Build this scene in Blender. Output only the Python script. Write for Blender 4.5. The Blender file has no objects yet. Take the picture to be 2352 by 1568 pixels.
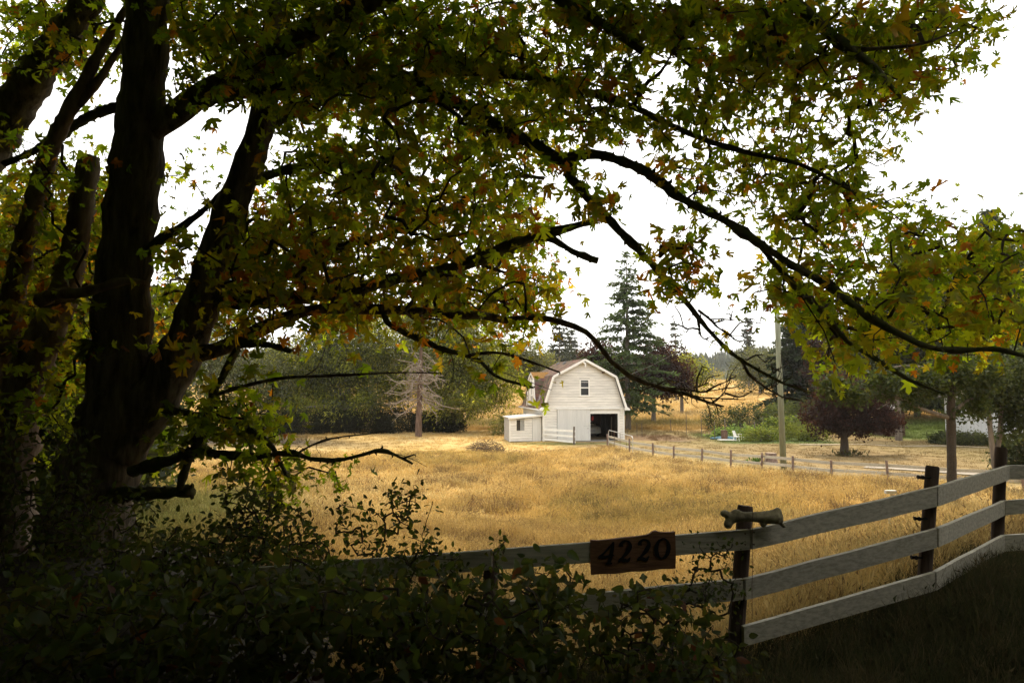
import bpy, math, random
import numpy as np
from mathutils import Vector, Matrix

rng = np.random.default_rng(42)
random.seed(42)
S = bpy.context.scene
COL = S.collection
R = math.radians

# ---------------------------------------------------------------- camera
EYE = 4.9
PITCH = R(3.76)
cam_d = bpy.data.cameras.new('camera')
cam = bpy.data.objects.new('camera', cam_d)
COL.objects.link(cam)
cam.location = (0, 0, EYE)
cam.rotation_euler = (R(90) + PITCH, 0, 0)
cam_d.lens = 24
cam_d.sensor_width = 36
cam_d.clip_start = 0.05
cam_d.clip_end = 4000
S.camera = cam

# ---------------------------------------------------------------- sky and sun (bright overcast)
SUN_DIR = Vector((0.06, 0.40, 0.92)).normalized()
sun_el = math.asin(SUN_DIR.z)
sun_az = math.atan2(SUN_DIR.x, SUN_DIR.y)
W = bpy.data.worlds.new('World')
S.world = W
W.use_nodes = True
nt = W.node_tree
nt.nodes.clear()
wo = nt.nodes.new('ShaderNodeOutputWorld')
bg = nt.nodes.new('ShaderNodeBackground')
sk = nt.nodes.new('ShaderNodeTexSky')
sk.sky_type = 'NISHITA'
sk.sun_disc = False
sk.sun_elevation = sun_el
sk.sun_rotation = sun_az
sk.air_density = 1.0
sk.dust_density = 2.0
tc = nt.nodes.new('ShaderNodeTexCoord')
mp = nt.nodes.new('ShaderNodeMapping')
mp.inputs['Scale'].default_value = (1.0, 1.0, 3.2)
cn = nt.nodes.new('ShaderNodeTexNoise')
cn.inputs['Scale'].default_value = 1.7
cn.inputs['Detail'].default_value = 5
cr = nt.nodes.new('ShaderNodeValToRGB')
cr.color_ramp.elements[0].position = 0.34
cr.color_ramp.elements[0].color = (0.30, 0.30, 0.295, 1)
cr.color_ramp.elements[1].position = 0.50
cr.color_ramp.elements[1].color = (1.0, 0.985, 0.95, 1)
cm = nt.nodes.new('ShaderNodeMixRGB')
cm.blend_type = 'MULTIPLY'
cm.inputs[0].default_value = 1
cm.inputs[2].default_value = (9.0, 9.0, 9.0, 1)
mx = nt.nodes.new('ShaderNodeMixRGB')
mx.inputs[0].default_value = 0.9
L = nt.links
L.new(tc.outputs['Generated'], mp.inputs[0])
L.new(mp.outputs[0], cn.inputs['Vector'])
L.new(cn.outputs['Fac'], cr.inputs[0])
L.new(cr.outputs[0], cm.inputs[1])
L.new(sk.outputs[0], mx.inputs[1])
L.new(cm.outputs[0], mx.inputs[2])
L.new(mx.outputs[0], bg.inputs['Color'])
bg.inputs['Strength'].default_value = 0.10
L.new(bg.outputs[0], wo.inputs['Surface'])

sun_d = bpy.data.lights.new('sun', 'SUN')
sun_d.energy = 1.5
sun_d.angle = R(12)
sun_d.color = (1.0, 0.88, 0.72)
sun = bpy.data.objects.new('sun', sun_d)
COL.objects.link(sun)
sun.rotation_euler = SUN_DIR.to_track_quat('Z', 'Y').to_euler()

S.view_settings.view_transform = 'Standard'
S.view_settings.look = 'None'
S.view_settings.exposure = 1.45
S.view_settings.gamma = 1.0
S.view_settings.use_curve_mapping = False
S.render.engine = 'CYCLES'
S.cycles.max_bounces = 7
S.cycles.diffuse_bounces = 4
S.cycles.transmission_bounces = 4
S.cycles.transparent_max_bounces = 6
S.cycles.volume_bounces = 0
S.cycles.use_denoising = True

# ---------------------------------------------------------------- helpers
CP, SP = math.cos(PITCH), math.sin(PITCH)

def at(px, py, Y):
    """3-D point at distance Y in front of the viewpoint, for a place measured in the photograph."""
    x = (px - 1176) / 1568
    v = (784 - py) / 1568
    d = np.array([x, CP - v * SP, SP + v * CP])
    return np.array([0, 0, EYE]) + d * (Y / d[1])

def project(P):
    P = np.atleast_2d(P)
    q = P - np.array([0, 0, EYE])
    f = q[:, 1] * CP + q[:, 2] * SP
    u = -q[:, 1] * SP + q[:, 2] * CP
    f2 = np.where(np.abs(f) < 1e-6, 1e-6, f)
    return 1176 + 1568 * q[:, 0] / f2, 784 - 1568 * u / f2, f

def sstep(a, b, x):
    t = np.clip((x - a) / (b - a), 0, 1)
    return t * t * (3 - 2 * t)

GY = [-60, -12, 1.5, 4, 5.8, 8, 12, 18, 25, 32, 75, 110, 250, 420, 1500]
GZ = [3.3, 3.25, 3.2, 2.8, 2.45, 2.1, 1.45, 0.6, 0.12, 0.0, 0.1, 1.3, 6.8, 8.5, 9.0]

def gz(x, y):
    x = np.asarray(x, float)
    y = np.asarray(y, float)
    z = np.interp(y, GY, GZ)
    near = 1 - sstep(9, 24, y)
    z = z + 0.75 * sstep(1.2, 5.8, x) * near * sstep(3, 6.5, y)
    z = z + 0.75 * sstep(2.0, 5.5, -x) * near * sstep(4, 8, y)
    z = z + 0.05 * np.sin(x * 0.9 + 1.3) * np.sin(y * 0.7) * sstep(2, 8, y) * (1 - sstep(60, 90, y))
    far = sstep(80, 250, y)
    z = z + far * 0.8 * np.sin(x * 0.03 + 0.5)
    return z

def new_mesh(name, V, F, mat=None, smooth=False, attrs=None):
    """V (n,3), F list of tuples or (m,k) array; attrs {name: (n,4) point colours or (n,) floats}"""
    me = bpy.data.meshes.new(name)
    V = np.asarray(V, dtype=np.float32)
    if isinstance(F, np.ndarray):
        m, k = F.shape
        me.vertices.add(len(V))
        me.vertices.foreach_set('co', V.ravel())
        me.loops.add(m * k)
        me.loops.foreach_set('vertex_index', F.astype(np.int32).ravel())
        me.polygons.add(m)
        me.polygons.foreach_set('loop_start', np.arange(0, m * k, k, dtype=np.int32))
        me.polygons.foreach_set('loop_total', np.full(m, k, dtype=np.int32))
        me.update(calc_edges=True)
    else:
        me.from_pydata([tuple(map(float, v)) for v in V], [], [tuple(f) for f in F])
        me.update()
    if attrs:
        for k2, a in attrs.items():
            a = np.asarray(a, dtype=np.float32)
            if a.ndim == 2:
                at_ = me.attributes.new(k2, 'FLOAT_COLOR', 'POINT')
                if a.shape[1] == 3:
                    a = np.hstack([a, np.ones((len(a), 1), np.float32)])
                at_.data.foreach_set('color', a.ravel())
            else:
                at_ = me.attributes.new(k2, 'FLOAT', 'POINT')
                at_.data.foreach_set('value', a.ravel())
    if smooth:
        me.polygons.foreach_set('use_smooth', np.ones(len(me.polygons), dtype=bool))
    if mat:
        me.materials.append(mat)
    return me

def link(name, me, parent=None, loc=(0, 0, 0), rot=(0, 0, 0), scale=(1, 1, 1)):
    o = bpy.data.objects.new(name, me)
    COL.objects.link(o)
    if parent is not None:
        o.parent = parent
    o.location = loc
    o.rotation_euler = rot
    o.scale = scale
    return o

def tag(o, label=None, cat=None, group=None, kind=None):
    if label: o['label'] = label
    if cat: o['category'] = cat
    if group: o['group'] = group
    if kind: o['kind'] = kind
    return o

def thing(name, loc, label, cat, group=None, rz=0):
    o = bpy.data.objects.new(name, None)
    o.empty_display_size = 0.2
    COL.objects.link(o)
    o.location = tuple(map(float, loc))
    o.rotation_euler = (0, 0, rz)
    return tag(o, label, cat, group)

def kids(o):
    return [c for c in bpy.data.objects if c.parent == o]

def copy_tree(o, parent=None):
    c = o.copy()
    COL.objects.link(c)
    if parent is not None:
        c.parent = parent
    for ch in kids(o):
        copy_tree(ch, c)
    return c

class MB:
    def __init__(self):
        self.v = []
        self.f = []

    def add(self, V, F):
        n = len(self.v)
        self.v += [tuple(map(float, p)) for p in V]
        self.f += [tuple(i + n for i in f) for f in F]
        return self

    def box(self, x0, x1, y0, y1, z0, z1):
        V = [(x0, y0, z0), (x1, y0, z0), (x1, y1, z0), (x0, y1, z0), (x0, y0, z1), (x1, y0, z1), (x1, y1, z1), (x0, y1, z1)]
        return self.add(V, [(0, 3, 2, 1), (4, 5, 6, 7), (0, 1, 5, 4), (1, 2, 6, 5), (2, 3, 7, 6), (3, 0, 4, 7)])

    def hexa(self, V8):
        return self.add(V8, [(0, 3, 2, 1), (4, 5, 6, 7), (0, 1, 5, 4), (1, 2, 6, 5), (2, 3, 7, 6), (3, 0, 4, 7)])

    def beam(self, a, b, w, h, up=(0, 0, 1)):
        """box from a to b, w across, h along up"""
        a = np.array(a, float); b = np.array(b, float)
        t = b - a; t /= np.linalg.norm(t)
        s = np.cross(t, np.array(up, float)); s /= np.linalg.norm(s)
        u = np.cross(s, t)
        s = s * w / 2; u = u * h / 2
        return self.hexa([a - s - u, a + s - u, b + s - u, b - s - u, a - s + u, a + s + u, b + s + u, b - s + u])

    def tube(self, pts, rad, n=8, cap=True, jit=0.0):
        V, F = tube_arrays(pts, rad, n, cap, jit)
        return self.add(V, F)

    def poly_prism(self, pts2, y0, y1):
        """polygon in (x,z) extruded along y"""
        n = len(pts2)
        V = [(x, y0, z) for x, z in pts2] + [(x, y1, z) for x, z in pts2]
        F = [tuple(range(n)), tuple(range(2 * n - 1, n - 1, -1))]
        F += [(i, i + n, (i + 1) % n + n, (i + 1) % n) for i in range(n)]
        return self.add(V, F)

    def build(self, name, mat, parent=None, org=(0, 0, 0), smooth=False, loc=(0, 0, 0)):
        V = np.array(self.v) - np.array(org, float)
        me = new_mesh(name, V, self.f, mat, smooth)
        return link(name, me, parent, loc)

def tube_arrays(pts, rad, n=8, cap=True, jit=0.0):
    P = np.array(pts, float)
    r = np.array(rad, float) if np.ndim(rad) else np.full(len(P), float(rad))
    T = np.gradient(P, axis=0)
    T /= np.maximum(np.linalg.norm(T, axis=1, keepdims=True), 1e-9)
    ref = np.array([0, 0, 1.0]) if abs(T[0][2]) < 0.85 else np.array([1.0, 0, 0])
    nrm = np.cross(T[0], ref); nrm /= np.linalg.norm(nrm)
    ang = np.linspace(0, 2 * np.pi, n, endpoint=False)
    V = []
    for i in range(len(P)):
        nrm = nrm - T[i] * np.dot(nrm, T[i])
        nrm /= max(np.linalg.norm(nrm), 1e-9)
        b = np.cross(T[i], nrm)
        rr = r[i] * (1 + jit * rng.normal(size=n)) if jit else np.full(n, r[i])
        V.append(P[i] + rr[:, None] * (np.cos(ang)[:, None] * nrm + np.sin(ang)[:, None] * b))
    V = np.vstack(V)
    F = []
    for i in range(len(P) - 1):
        for k in range(n):
            k2 = (k + 1) % n
            F.append((i * n + k, i * n + k2, (i + 1) * n + k2, (i + 1) * n + k))
    if cap:
        F.append(tuple(range(n - 1, -1, -1)))
        F.append(tuple((len(P) - 1) * n + k for k in range(n)))
    return V, F

def smooth_line(P, step):
    """Catmull-Rom through P (k,d), sampled about every step (first 3 coordinates)."""
    P = np.array(P, float)
    Q = np.vstack([2 * P[0] - P[1], P, 2 * P[-1] - P[-2]])
    out = []
    for i in range(1, len(Q) - 2):
        p0, p1, p2, p3 = Q[i - 1], Q[i], Q[i + 1], Q[i + 2]
        m = max(1, int(np.linalg.norm((p2 - p1)[:3]) / step))
        for t in np.arange(m) / m:
            out.append(0.5 * (2 * p1 + (p2 - p0) * t + (2 * p0 - 5 * p1 + 4 * p2 - p3) * t * t + (3 * p1 - p0 - 3 * p2 + p3) * t ** 3))
    out.append(P[-1])
    return np.array(out)

# ---------------------------------------------------------------- materials
MATS = {}

def nd(nt, typ, **kw):
    n = nt.nodes.new(typ)
    for k, v in kw.items():
        setattr(n, k, v)
    return n

def mat(name, col, rough=0.8, scale=6.0, var=0.35, bump=0.0, bscale=None, stretch=(1, 1, 1), col2=None, metal=0.0, spec=0.3, objvar=0.0, trans=0.0):
    m = bpy.data.materials.new(name)
    m.use_nodes = True
    t = m.node_tree
    b = t.nodes['Principled BSDF']
    b.inputs['Roughness'].default_value = rough
    b.inputs['Metallic'].default_value = metal
    b.inputs['Specular IOR Level'].default_value = spec
    co = nd(t, 'ShaderNodeTexCoord')
    mp = nd(t, 'ShaderNodeMapping')
    mp.inputs['Scale'].default_value = stretch
    t.links.new(co.outputs['Object'], mp.inputs[0])
    no = nd(t, 'ShaderNodeTexNoise')
    no.inputs['Scale'].default_value = scale
    no.inputs['Detail'].default_value = 6
    no.inputs['Roughness'].default_value = 0.65
    t.links.new(mp.outputs[0], no.inputs['Vector'])
    ra = nd(t, 'ShaderNodeValToRGB')
    c2 = col2 if col2 else tuple(c * (1 - var) for c in col)
    ra.color_ramp.elements[0].position = 0.36
    ra.color_ramp.elements[0].color = (*c2, 1)
    ra.color_ramp.elements[1].position = 0.62
    ra.color_ramp.elements[1].color = (*col, 1)
    t.links.new(no.outputs['Fac'], ra.inputs[0])
    src = ra.outputs[0]
    if objvar:
        oi = nd(t, 'ShaderNodeObjectInfo')
        mr = nd(t, 'ShaderNodeMapRange')
        mr.inputs['To Min'].default_value = 1 - objvar
        mr.inputs['To Max'].default_value = 1 + objvar
        t.links.new(oi.outputs['Random'], mr.inputs['Value'])
        mu = nd(t, 'ShaderNodeMixRGB', blend_type='MULTIPLY')
        mu.inputs[0].default_value = 1
        t.links.new(src, mu.inputs[1])
        t.links.new(mr.outputs[0], mu.inputs[2])
        src = mu.outputs[0]
    t.links.new(src, b.inputs['Base Color'])
    if bump:
        n2 = nd(t, 'ShaderNodeTexNoise')
        n2.inputs['Scale'].default_value = bscale or scale * 3
        n2.inputs['Detail'].default_value = 6
        t.links.new(mp.outputs[0], n2.inputs['Vector'])
        bu = nd(t, 'ShaderNodeBump')
        bu.inputs['Strength'].default_value = bump
        bu.inputs['Distance'].default_value = 0.02
        t.links.new(n2.outputs['Fac'], bu.inputs['Height'])
        t.links.new(bu.outputs[0], b.inputs['Normal'])
    MATS[name] = m
    return m

def leaf_mat(name, k_d=1.0, k_t=(2.6, 2.3, 1.4), mixf=0.5, attr='col', gloss=0.06, instancer=False):
    """leaf: diffuse and translucent from the leaf's own colour attribute"""
    m = bpy.data.materials.new(name)
    m.use_nodes = True
    t = m.node_tree
    t.nodes.clear()
    out = nd(t, 'ShaderNodeOutputMaterial')
    a = nd(t, 'ShaderNodeAttribute')
    a.attribute_name = attr
    if instancer:
        a.attribute_type = 'INSTANCER'
    d = nd(t, 'ShaderNodeBsdfDiffuse')
    tr = nd(t, 'ShaderNodeBsdfTranslucent')
    g = nd(t, 'ShaderNodeBsdfGlossy')
    g.inputs['Roughness'].default_value = 0.45
    g.inputs['Color'].default_value = (1, 1, 1, 1)
    mu = nd(t, 'ShaderNodeMixRGB', blend_type='MULTIPLY')
    mu.inputs[0].default_value = 1
    mu.inputs[2].default_value = (*k_t, 1)
    md = nd(t, 'ShaderNodeMixRGB', blend_type='MULTIPLY')
    md.inputs[0].default_value = 1
    md.inputs[2].default_value = (k_d, k_d, k_d, 1)
    t.links.new(a.outputs['Color'], mu.inputs[1])
    t.links.new(a.outputs['Color'], md.inputs[1])
    t.links.new(md.outputs[0], d.inputs['Color'])
    t.links.new(mu.outputs[0], tr.inputs['Color'])
    ms = nd(t, 'ShaderNodeMixShader')
    ms.inputs[0].default_value = mixf
    t.links.new(d.outputs[0], ms.inputs[1])
    t.links.new(tr.outputs[0], ms.inputs[2])
    m2 = nd(t, 'ShaderNodeMixShader')
    m2.inputs[0].default_value = gloss
    t.links.new(ms.outputs[0], m2.inputs[1])
    t.links.new(g.outputs[0], m2.inputs[2])
    t.links.new(m2.outputs[0], out.inputs['Surface'])
    MATS[name] = m
    return m

M_LEAF = leaf_mat('maple_leaf', k_d=.7, k_t=(5.4, 4.9, .85), mixf=.66, gloss=0.012)
M_LEAF2 = leaf_mat('tree_leaf', k_t=(2.5, 2.3, 1.0), gloss=0.012)
M_NEEDLE = leaf_mat('needle', k_t=(1.3, 1.3, 0.8), mixf=0.35, gloss=0.01)
M_SHRUB = leaf_mat('shrub_leaf', k_t=(2.0, 1.8, .8), gloss=0.012)
M_BARK = mat('maple_bark', (0.17, 0.138, 0.10), 0.95, 9, 0.7, 1.0, 16, (1, 1, 0.16), col2=(0.045, 0.036, 0.024), spec=0.1)
M_MOSS = mat('mossy_bark', (0.10, 0.085, 0.05), 0.95, 9, 0.4, 0.9, 22, col2=(0.06, 0.075, 0.02), spec=0.1)
M_SNAG = mat('bare_wood', (0.24, 0.19, 0.14), 0.9, 5, 0.6, 0.7, 16, (1, 1, 0.2), col2=(0.10, 0.06, 0.04), spec=0.1)
M_TWIG = mat('twig_bark', (0.07, 0.055, 0.04), 0.9, 20, 0.4, spec=0.1)
M_FARBARK = mat('far_bark', (0.20, 0.165, 0.13), 0.9, 5, 0.5, 0.5, 12, (1, 1, 0.25), spec=0.1)
M_DEADWOOD = mat('dead_branch', (0.33, 0.27, 0.21), 0.9, 8, 0.4, spec=0.1)
M_RAIL = mat('rail_paint', (0.58, 0.53, 0.42), 0.75, 6, 0.4, 0.4, 40, (0.5, 7, 7), col2=(0.36, 0.325, 0.25), objvar=0.08)
M_POST = mat('post_wood', (0.115, 0.080, 0.062), 0.9, 9, 0.5, 0.6, 30, (1, 1, 0.15), spec=0.15)
M_WHITE = mat('white_paint', (0.84, 0.82, 0.77), 0.6, 3, 0.08, 0.05)
M_SIDING = mat('siding_paint', (0.82, 0.785, 0.72), 0.7, 1.6, 0.22, 0.15, 30, (0.5, 3, 3), objvar=0.07)
M_DOORPAINT = mat('door_paint', (0.70, 0.69, 0.66), 0.7, 2.2, 0.10, 0.1, 30, (4, 4, 0.4), objvar=0.04)
M_GREYWALL = mat('grey_paint_and_shade', (0.42, 0.40, 0.37), 0.75, 2, 0.15, 0.1, 30)
M_DARK = mat('interior_wood', (0.075, 0.055, 0.04), 0.9, 4, 0.5, spec=0.1)
M_CONC = mat('slab', (0.30, 0.28, 0.25), 0.9, 4, 0.3)
M_MOSSROOF = mat('roof_moss', (0.24, 0.115, 0.035), 0.95, 9, 0.55, 0.8, 30, col2=(0.12, 0.085, 0.03), spec=0.05)
M_GLASS = mat('window_glass', (0.03, 0.033, 0.035), 0.08, 2, 0.2, spec=0.6)
M_CURTAIN = mat('pale_blind', (0.34, 0.34, 0.32), 0.9, 6, 0.2)
M_METALROOF = mat('metal_roof', (0.62, 0.60, 0.56), 0.5, 1.5, 0.2, metal=0.0)
M_GALV = mat('galvanised', (0.55, 0.54, 0.52), 0.4, 9, 0.2, metal=0.6)
M_RUST = mat('rusty_iron', (0.17, 0.10, 0.07), 0.8, 12, 0.5)
M_POLE = mat('pole_wood', (0.235, 0.25, 0.165), 0.85, 6, 0.35, 0.4, 30, (3, 3, 0.12), col2=(0.15, 0.155, 0.105))
M_SIGN = mat('sign_wood', (0.27, 0.13, 0.062), 0.8, 5, 0.5, 0.5, 30, (1, 6, 9), col2=(0.14, 0.066, 0.033))
M_BLACK = mat('black_paint', (0.010, 0.010, 0.010), 0.6, 8, 0.2)
M_BONE = mat('weathered_bone', (0.40, 0.34, 0.21), 0.85, 9, 0.6, 0.5, 30, col2=(0.12, 0.10, 0.06))
M_CAR = mat('car_paint', (0.75, 0.74, 0.71), 0.25, 2, 0.03, spec=0.5)
M_TYRE = mat('tyre', (0.02, 0.02, 0.02), 0.9)
M_RED = mat('red_plastic', (0.35, 0.02, 0.015), 0.5)
M_PINE = mat('pine_bark', (0.17, 0.115, 0.085), 0.9, 5, 0.5, 0.5, 12, (1, 1, 0.25), spec=0.1)
M_TAIL = mat('tail_lamp', (0.10, 0.012, 0.012), 0.2, spec=0.6)
M_BLUE = mat('blue_plastic', (0.035, 0.12, 0.17), 0.6)
M_WIRE = mat('wire', (0.16, 0.16, 0.155), 0.6)
M_STUMP = mat('stump_bark', (0.26, 0.185, 0.15), 0.9, 9, 0.5, 0.8, 20, (1, 1, 0.3))
M_CUT = mat('cut_wood', (0.36, 0.27, 0.18), 0.85, 5, 0.3, 0.2)
M_BROWNWOOD = mat('brown_boards', (0.15, 0.095, 0.06), 0.9, 5, 0.4, 0.3, 20, objvar=0.15)
M_BRUSH = mat('brush_twig', (0.13, 0.09, 0.06), 0.95, 8, 0.4, spec=0.1)
M_PAPER = mat('plate', (0.55, 0.55, 0.6), 0.5)
M_HOUSE = mat('house_siding', (0.62, 0.64, 0.66), 0.7, 2, 0.1, objvar=0.03)
M_ROOFFELT = mat('roof_felt', (0.16, 0.15, 0.14), 0.9, 6, 0.3)  # roofing felt in its own dark grey

def shingle_mat():
    m = bpy.data.materials.new('roof_shingle')
    m.use_nodes = True
    t = m.node_tree
    b = t.nodes['Principled BSDF']
    b.inputs['Roughness'].default_value = 0.9
    b.inputs['Specular IOR Level'].default_value = 0.15
    co = nd(t, 'ShaderNodeTexCoord')
    vo = nd(t, 'ShaderNodeTexVoronoi')
    vo.inputs['Scale'].default_value = 4.2
    mp = nd(t, 'ShaderNodeMapping')
    mp.inputs['Scale'].default_value = (0.5, 1.3, 1.0)
    t.links.new(co.outputs['Object'], mp.inputs[0])
    t.links.new(mp.outputs[0], vo.inputs['Vector'])
    no = nd(t, 'ShaderNodeTexNoise')
    no.inputs['Scale'].default_value = 1.3
    no.inputs['Detail'].default_value = 7
    t.links.new(co.outputs['Object'], no.inputs['Vector'])
    r1 = nd(t, 'ShaderNodeValToRGB')
    r1.color_ramp.elements[0].position = 0.35
    r1.color_ramp.elements[0].color = (0.095, 0.058, 0.034, 1)
    r1.color_ramp.elements[1].position = 0.66
    r1.color_ramp.elements[1].color = (0.20, 0.112, 0.055, 1)
    t.links.new(no.outputs['Fac'], r1.inputs[0])
    hs = nd(t, 'ShaderNodeMixRGB', blend_type='OVERLAY')
    hs.inputs[0].default_value = 0.35
    t.links.new(r1.outputs[0], hs.inputs[1])
    t.links.new(vo.outputs['Color'], hs.inputs[2])
    bw = nd(t, 'ShaderNodeHueSaturation')
    bw.inputs['Saturation'].default_value = 0.75
    t.links.new(hs.outputs[0], bw.inputs['Color'])
    t.links.new(bw.outputs[0], b.inputs['Base Color'])
    return m
M_SHINGLE = shingle_mat()

# ---------------------------------------------------------------- leaf templates
def maple_leaf_template():
    right = [(.07, .0), (.16, -.06), (.30, .02), (.52, .05), (.43, .16), (.46, .24), (.24, .27), (.40, .42), (.44, .52),
             (.62, .70), (.44, .70), (.40, .78), (.29, .62), (.13, .46), (.15, .66), (.26, .84), (.13, .83), (.0, 1.0)]
    tips = {3, 5, 8, 9, 11, 15, 16, 17, 1}
    out = [(0, 0.03)] + right + [(-x, y) for x, y in right[-2::-1]]
    edge = [0.1] + [1.0 if i in tips else 0.55 for i in range(len(right))]
    edge += edge[-2:0:-1]
    V = [(0, .30, 0)] + [(x, y, 0) for x, y in out]
    V = np.array(V)
    V[:, 2] = 0.10 * np.abs(V[:, 0]) - 0.30 * V[:, 1] ** 2 * 0.6 - 0.25 * V[:, 0] ** 2
    n = len(out)
    F = np.array([(0, 1 + i, 1 + (i + 1) % n) for i in range(n)])
    e = np.array([0.0] + edge)
    return V, F, e

def maple_leaf_small():
    right = [(.10, -.03), (.52, .05), (.24, .27), (.60, .66), (.14, .50), (.20, .80), (.0, 1.0)]
    out = [(0, 0.03)] + right + [(-x, y) for x, y in right[-2::-1]]
    V = np.array([(0, .30, 0)] + [(x, y, 0) for x, y in out])
    V[:, 2] = 0.10 * np.abs(V[:, 0]) - 0.18 * V[:, 1] ** 2 - 0.25 * V[:, 0] ** 2
    n = len(out)
    F = np.array([(0, 1 + i, 1 + (i + 1) % n) for i in range(n)])
    e = np.array([0, .1] + [.7, 1, .5, 1, .5, 1, 1] + [1, .5, 1, .5, 1, .7])
    return V, F, e

def ovate_template():
    out = [(0, 0), (.20, .12), (.33, .36), (.27, .66), (.10, .90), (0, 1), (-.10, .90), (-.27, .66), (-.33, .36), (-.20, .12)]
    V = np.array([(0, .42, 0)] + [(x, y, 0) for x, y in out])
    V[:, 2] = 0.25 * np.abs(V[:, 0]) - 0.18 * V[:, 1] ** 2
    n = len(out)
    F = np.array([(0, 1 + i, 1 + (i + 1) % n) for i in range(n)])
    return V, F, np.array([0] + [0.7] * n)

def diamond_template(w=0.5):
    V = np.array([(0, 0, 0), (w / 2, .45, .05), (0, 1, -.05), (-w / 2, .5, .05)])
    return V, np.array([(0, 1, 2, 3)]), np.array([0, .5, 1, .5])

T_MAPLE = maple_leaf_template()
T_MAPLE_S = maple_leaf_small()
T_OVATE = ovate_template()
T_CLUMP = diamond_template(0.7)
T_NARROW = diamond_template(0.32)
T_SPRAY = diamond_template(0.5)

def frames(n, normal_bias, spread, direction=None, dspread=1.0):
    """n random 3x3 frames (columns x,y,z); z near normal_bias, y near direction"""
    N = np.asarray(normal_bias, float) + spread * rng.normal(size=(n, 3))
    N /= np.linalg.norm(N, axis=1, keepdims=True)
    D = rng.normal(size=(n, 3)) * dspread
    if direction is not None:
        D = D + np.asarray(direction, float)
    D = D - N * np.sum(D * N, axis=1, keepdims=True)
    D /= np.maximum(np.linalg.norm(D, axis=1, keepdims=True), 1e-6)
    X = np.cross(D, N)
    return np.stack([X, D, N], axis=2)

def leaves_arrays(T, pos, fr, scl, col, brown=None, browncol=(0.12, 0.045, 0.015), curl=0.0):
    V0, F0, e = T
    n = len(pos)
    VV = np.repeat(V0[None], n, axis=0)
    if curl:
        c = rng.normal(0, curl, (n, 4))
        x, y = V0[None, :, 0], V0[None, :, 1]
        VV[:, :, 2] += c[:, :1] * x ** 2 * 1.6 + c[:, 1:2] * y ** 2 + c[:, 2:3] * x * y + c[:, 3:4] * np.abs(x)
        VV[:, :, 0] *= rng.uniform(.75, 1.1, (n, 1))
    V = np.einsum('nij,nvj->nvi', fr, VV) * np.asarray(scl)[:, None, None] + pos[:, None, :]
    k = len(V0)
    F = (F0[None] + (np.arange(n) * k)[:, None, None]).reshape(-1, F0.shape[1])
    C = np.repeat(col[:, None, :], k, axis=1)
    if brown is not None:
        w = (e[None, :] * brown[:, None])[:, :, None]
        C = C * (1 - w) + np.array(browncol) * w
    return V.reshape(-1, 3), F, C.reshape(-1, 3)

def leaves(name, T, pos, fr, scl, col, m, parent=None, org=(0, 0, 0), brown=None, curl=0.0):
    V, F, C = leaves_arrays(T, np.asarray(pos, float) - np.array(org, float), fr, scl, col, brown, curl=curl)
    me = new_mesh(name, V, F, m, False, {'col': C})
    return link(name, me, parent)

def pick(pal, w, n):
    pal = np.array(pal, float)
    i = rng.choice(len(pal), size=n, p=np.array(w, float) / sum(w))
    return pal[i] * rng.uniform(0.75, 1.25, size=(n, 1))

# ================================================================ GROUND
def zone_color(x, y):
    n1 = np.sin(x * 0.23 + 0.7 * np.sin(y * 0.11)) * np.sin(y * 0.17 + 0.5 * np.sin(x * 0.13))
    n2 = np.sin(x * 0.71 + 1.3) * np.sin(y * 0.53 + 0.4)
    straw = np.array([.50, .335, .115])
    pale = np.array([.57, .42, .19])
    lawn = np.array([.30, .215, .10])
    green = np.array([.105, .135, .040])
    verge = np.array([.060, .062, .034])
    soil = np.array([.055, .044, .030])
    litter = np.array([.17, .105, .06])
    c = straw + (pale - straw) * np.clip(0.35 + 0.5 * n1 + 0.2 * n2, 0, 1)[..., None]
    def mix(c, k, w):
        w = np.clip(w, 0, 1)[..., None]
        return c * (1 - w) + k * w
    # mown ground beyond the white rail fence
    fy = np.interp(x, [-30, 4, 7.6, 16.8, 26, 40, 60], [52, 54, 54, 36.5, 33, 29, 27])
    mown = sstep(-1, 1.5, y - fy) * (1 - sstep(72, 78, y))
    c = mix(c, lawn + (green - lawn) * 0.25 * np.clip(0.5 + n1, 0, 1)[..., None], mown * sstep(2, 6, x))
    rows = 0.5 + 0.5 * np.sin(y * 3.1 + 0.12 * x)
    c = mix(c, lawn * 0.72, mown * sstep(14, 20, x) * rows * 0.55)
    c = mix(c, green, 0.8 * np.exp(-((y - 58.2) / 1.2) ** 2) * sstep(-2, 2, x) * (1 - sstep(10, 12, x)))
    c = mix(c, green * 0.9, sstep(17, 19, x) * (1 - sstep(27, 30, x)) * sstep(57.5, 59, y) * (1 - sstep(68, 71, y)))
    c = mix(c, np.array([.13, .165, .045]), sstep(33, 37, x) * sstep(60, 64, y) * (1 - sstep(80, 90, y)))
    c = mix(c, litter, sstep(10, 11.5, x) * (1 - sstep(15, 18, x)) * sstep(60.5, 62, y) * (1 - sstep(67, 70, y)) * 0.85)
    c = mix(c, green * 0.9, 0.75 * sstep(4, 9, -x - (y - 16) * 0.25) * sstep(9, 12, y) * (1 - sstep(26, 38, y)))
    c = mix(c, soil, sstep(8, 20, -x - (y - 60) * .9) * sstep(50, 60, y) * (1 - sstep(72, 80, y)))
    c = mix(c, green * 0.8, 0.55 * sstep(76, 80, y) * (1 - sstep(84, 92, y)))
    # verge by the road, dark soil under the brambles
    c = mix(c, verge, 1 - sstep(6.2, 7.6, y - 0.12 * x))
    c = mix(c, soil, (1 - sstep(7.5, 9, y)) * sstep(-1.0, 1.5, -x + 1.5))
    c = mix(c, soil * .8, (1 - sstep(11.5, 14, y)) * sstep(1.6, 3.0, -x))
    return c

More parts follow.
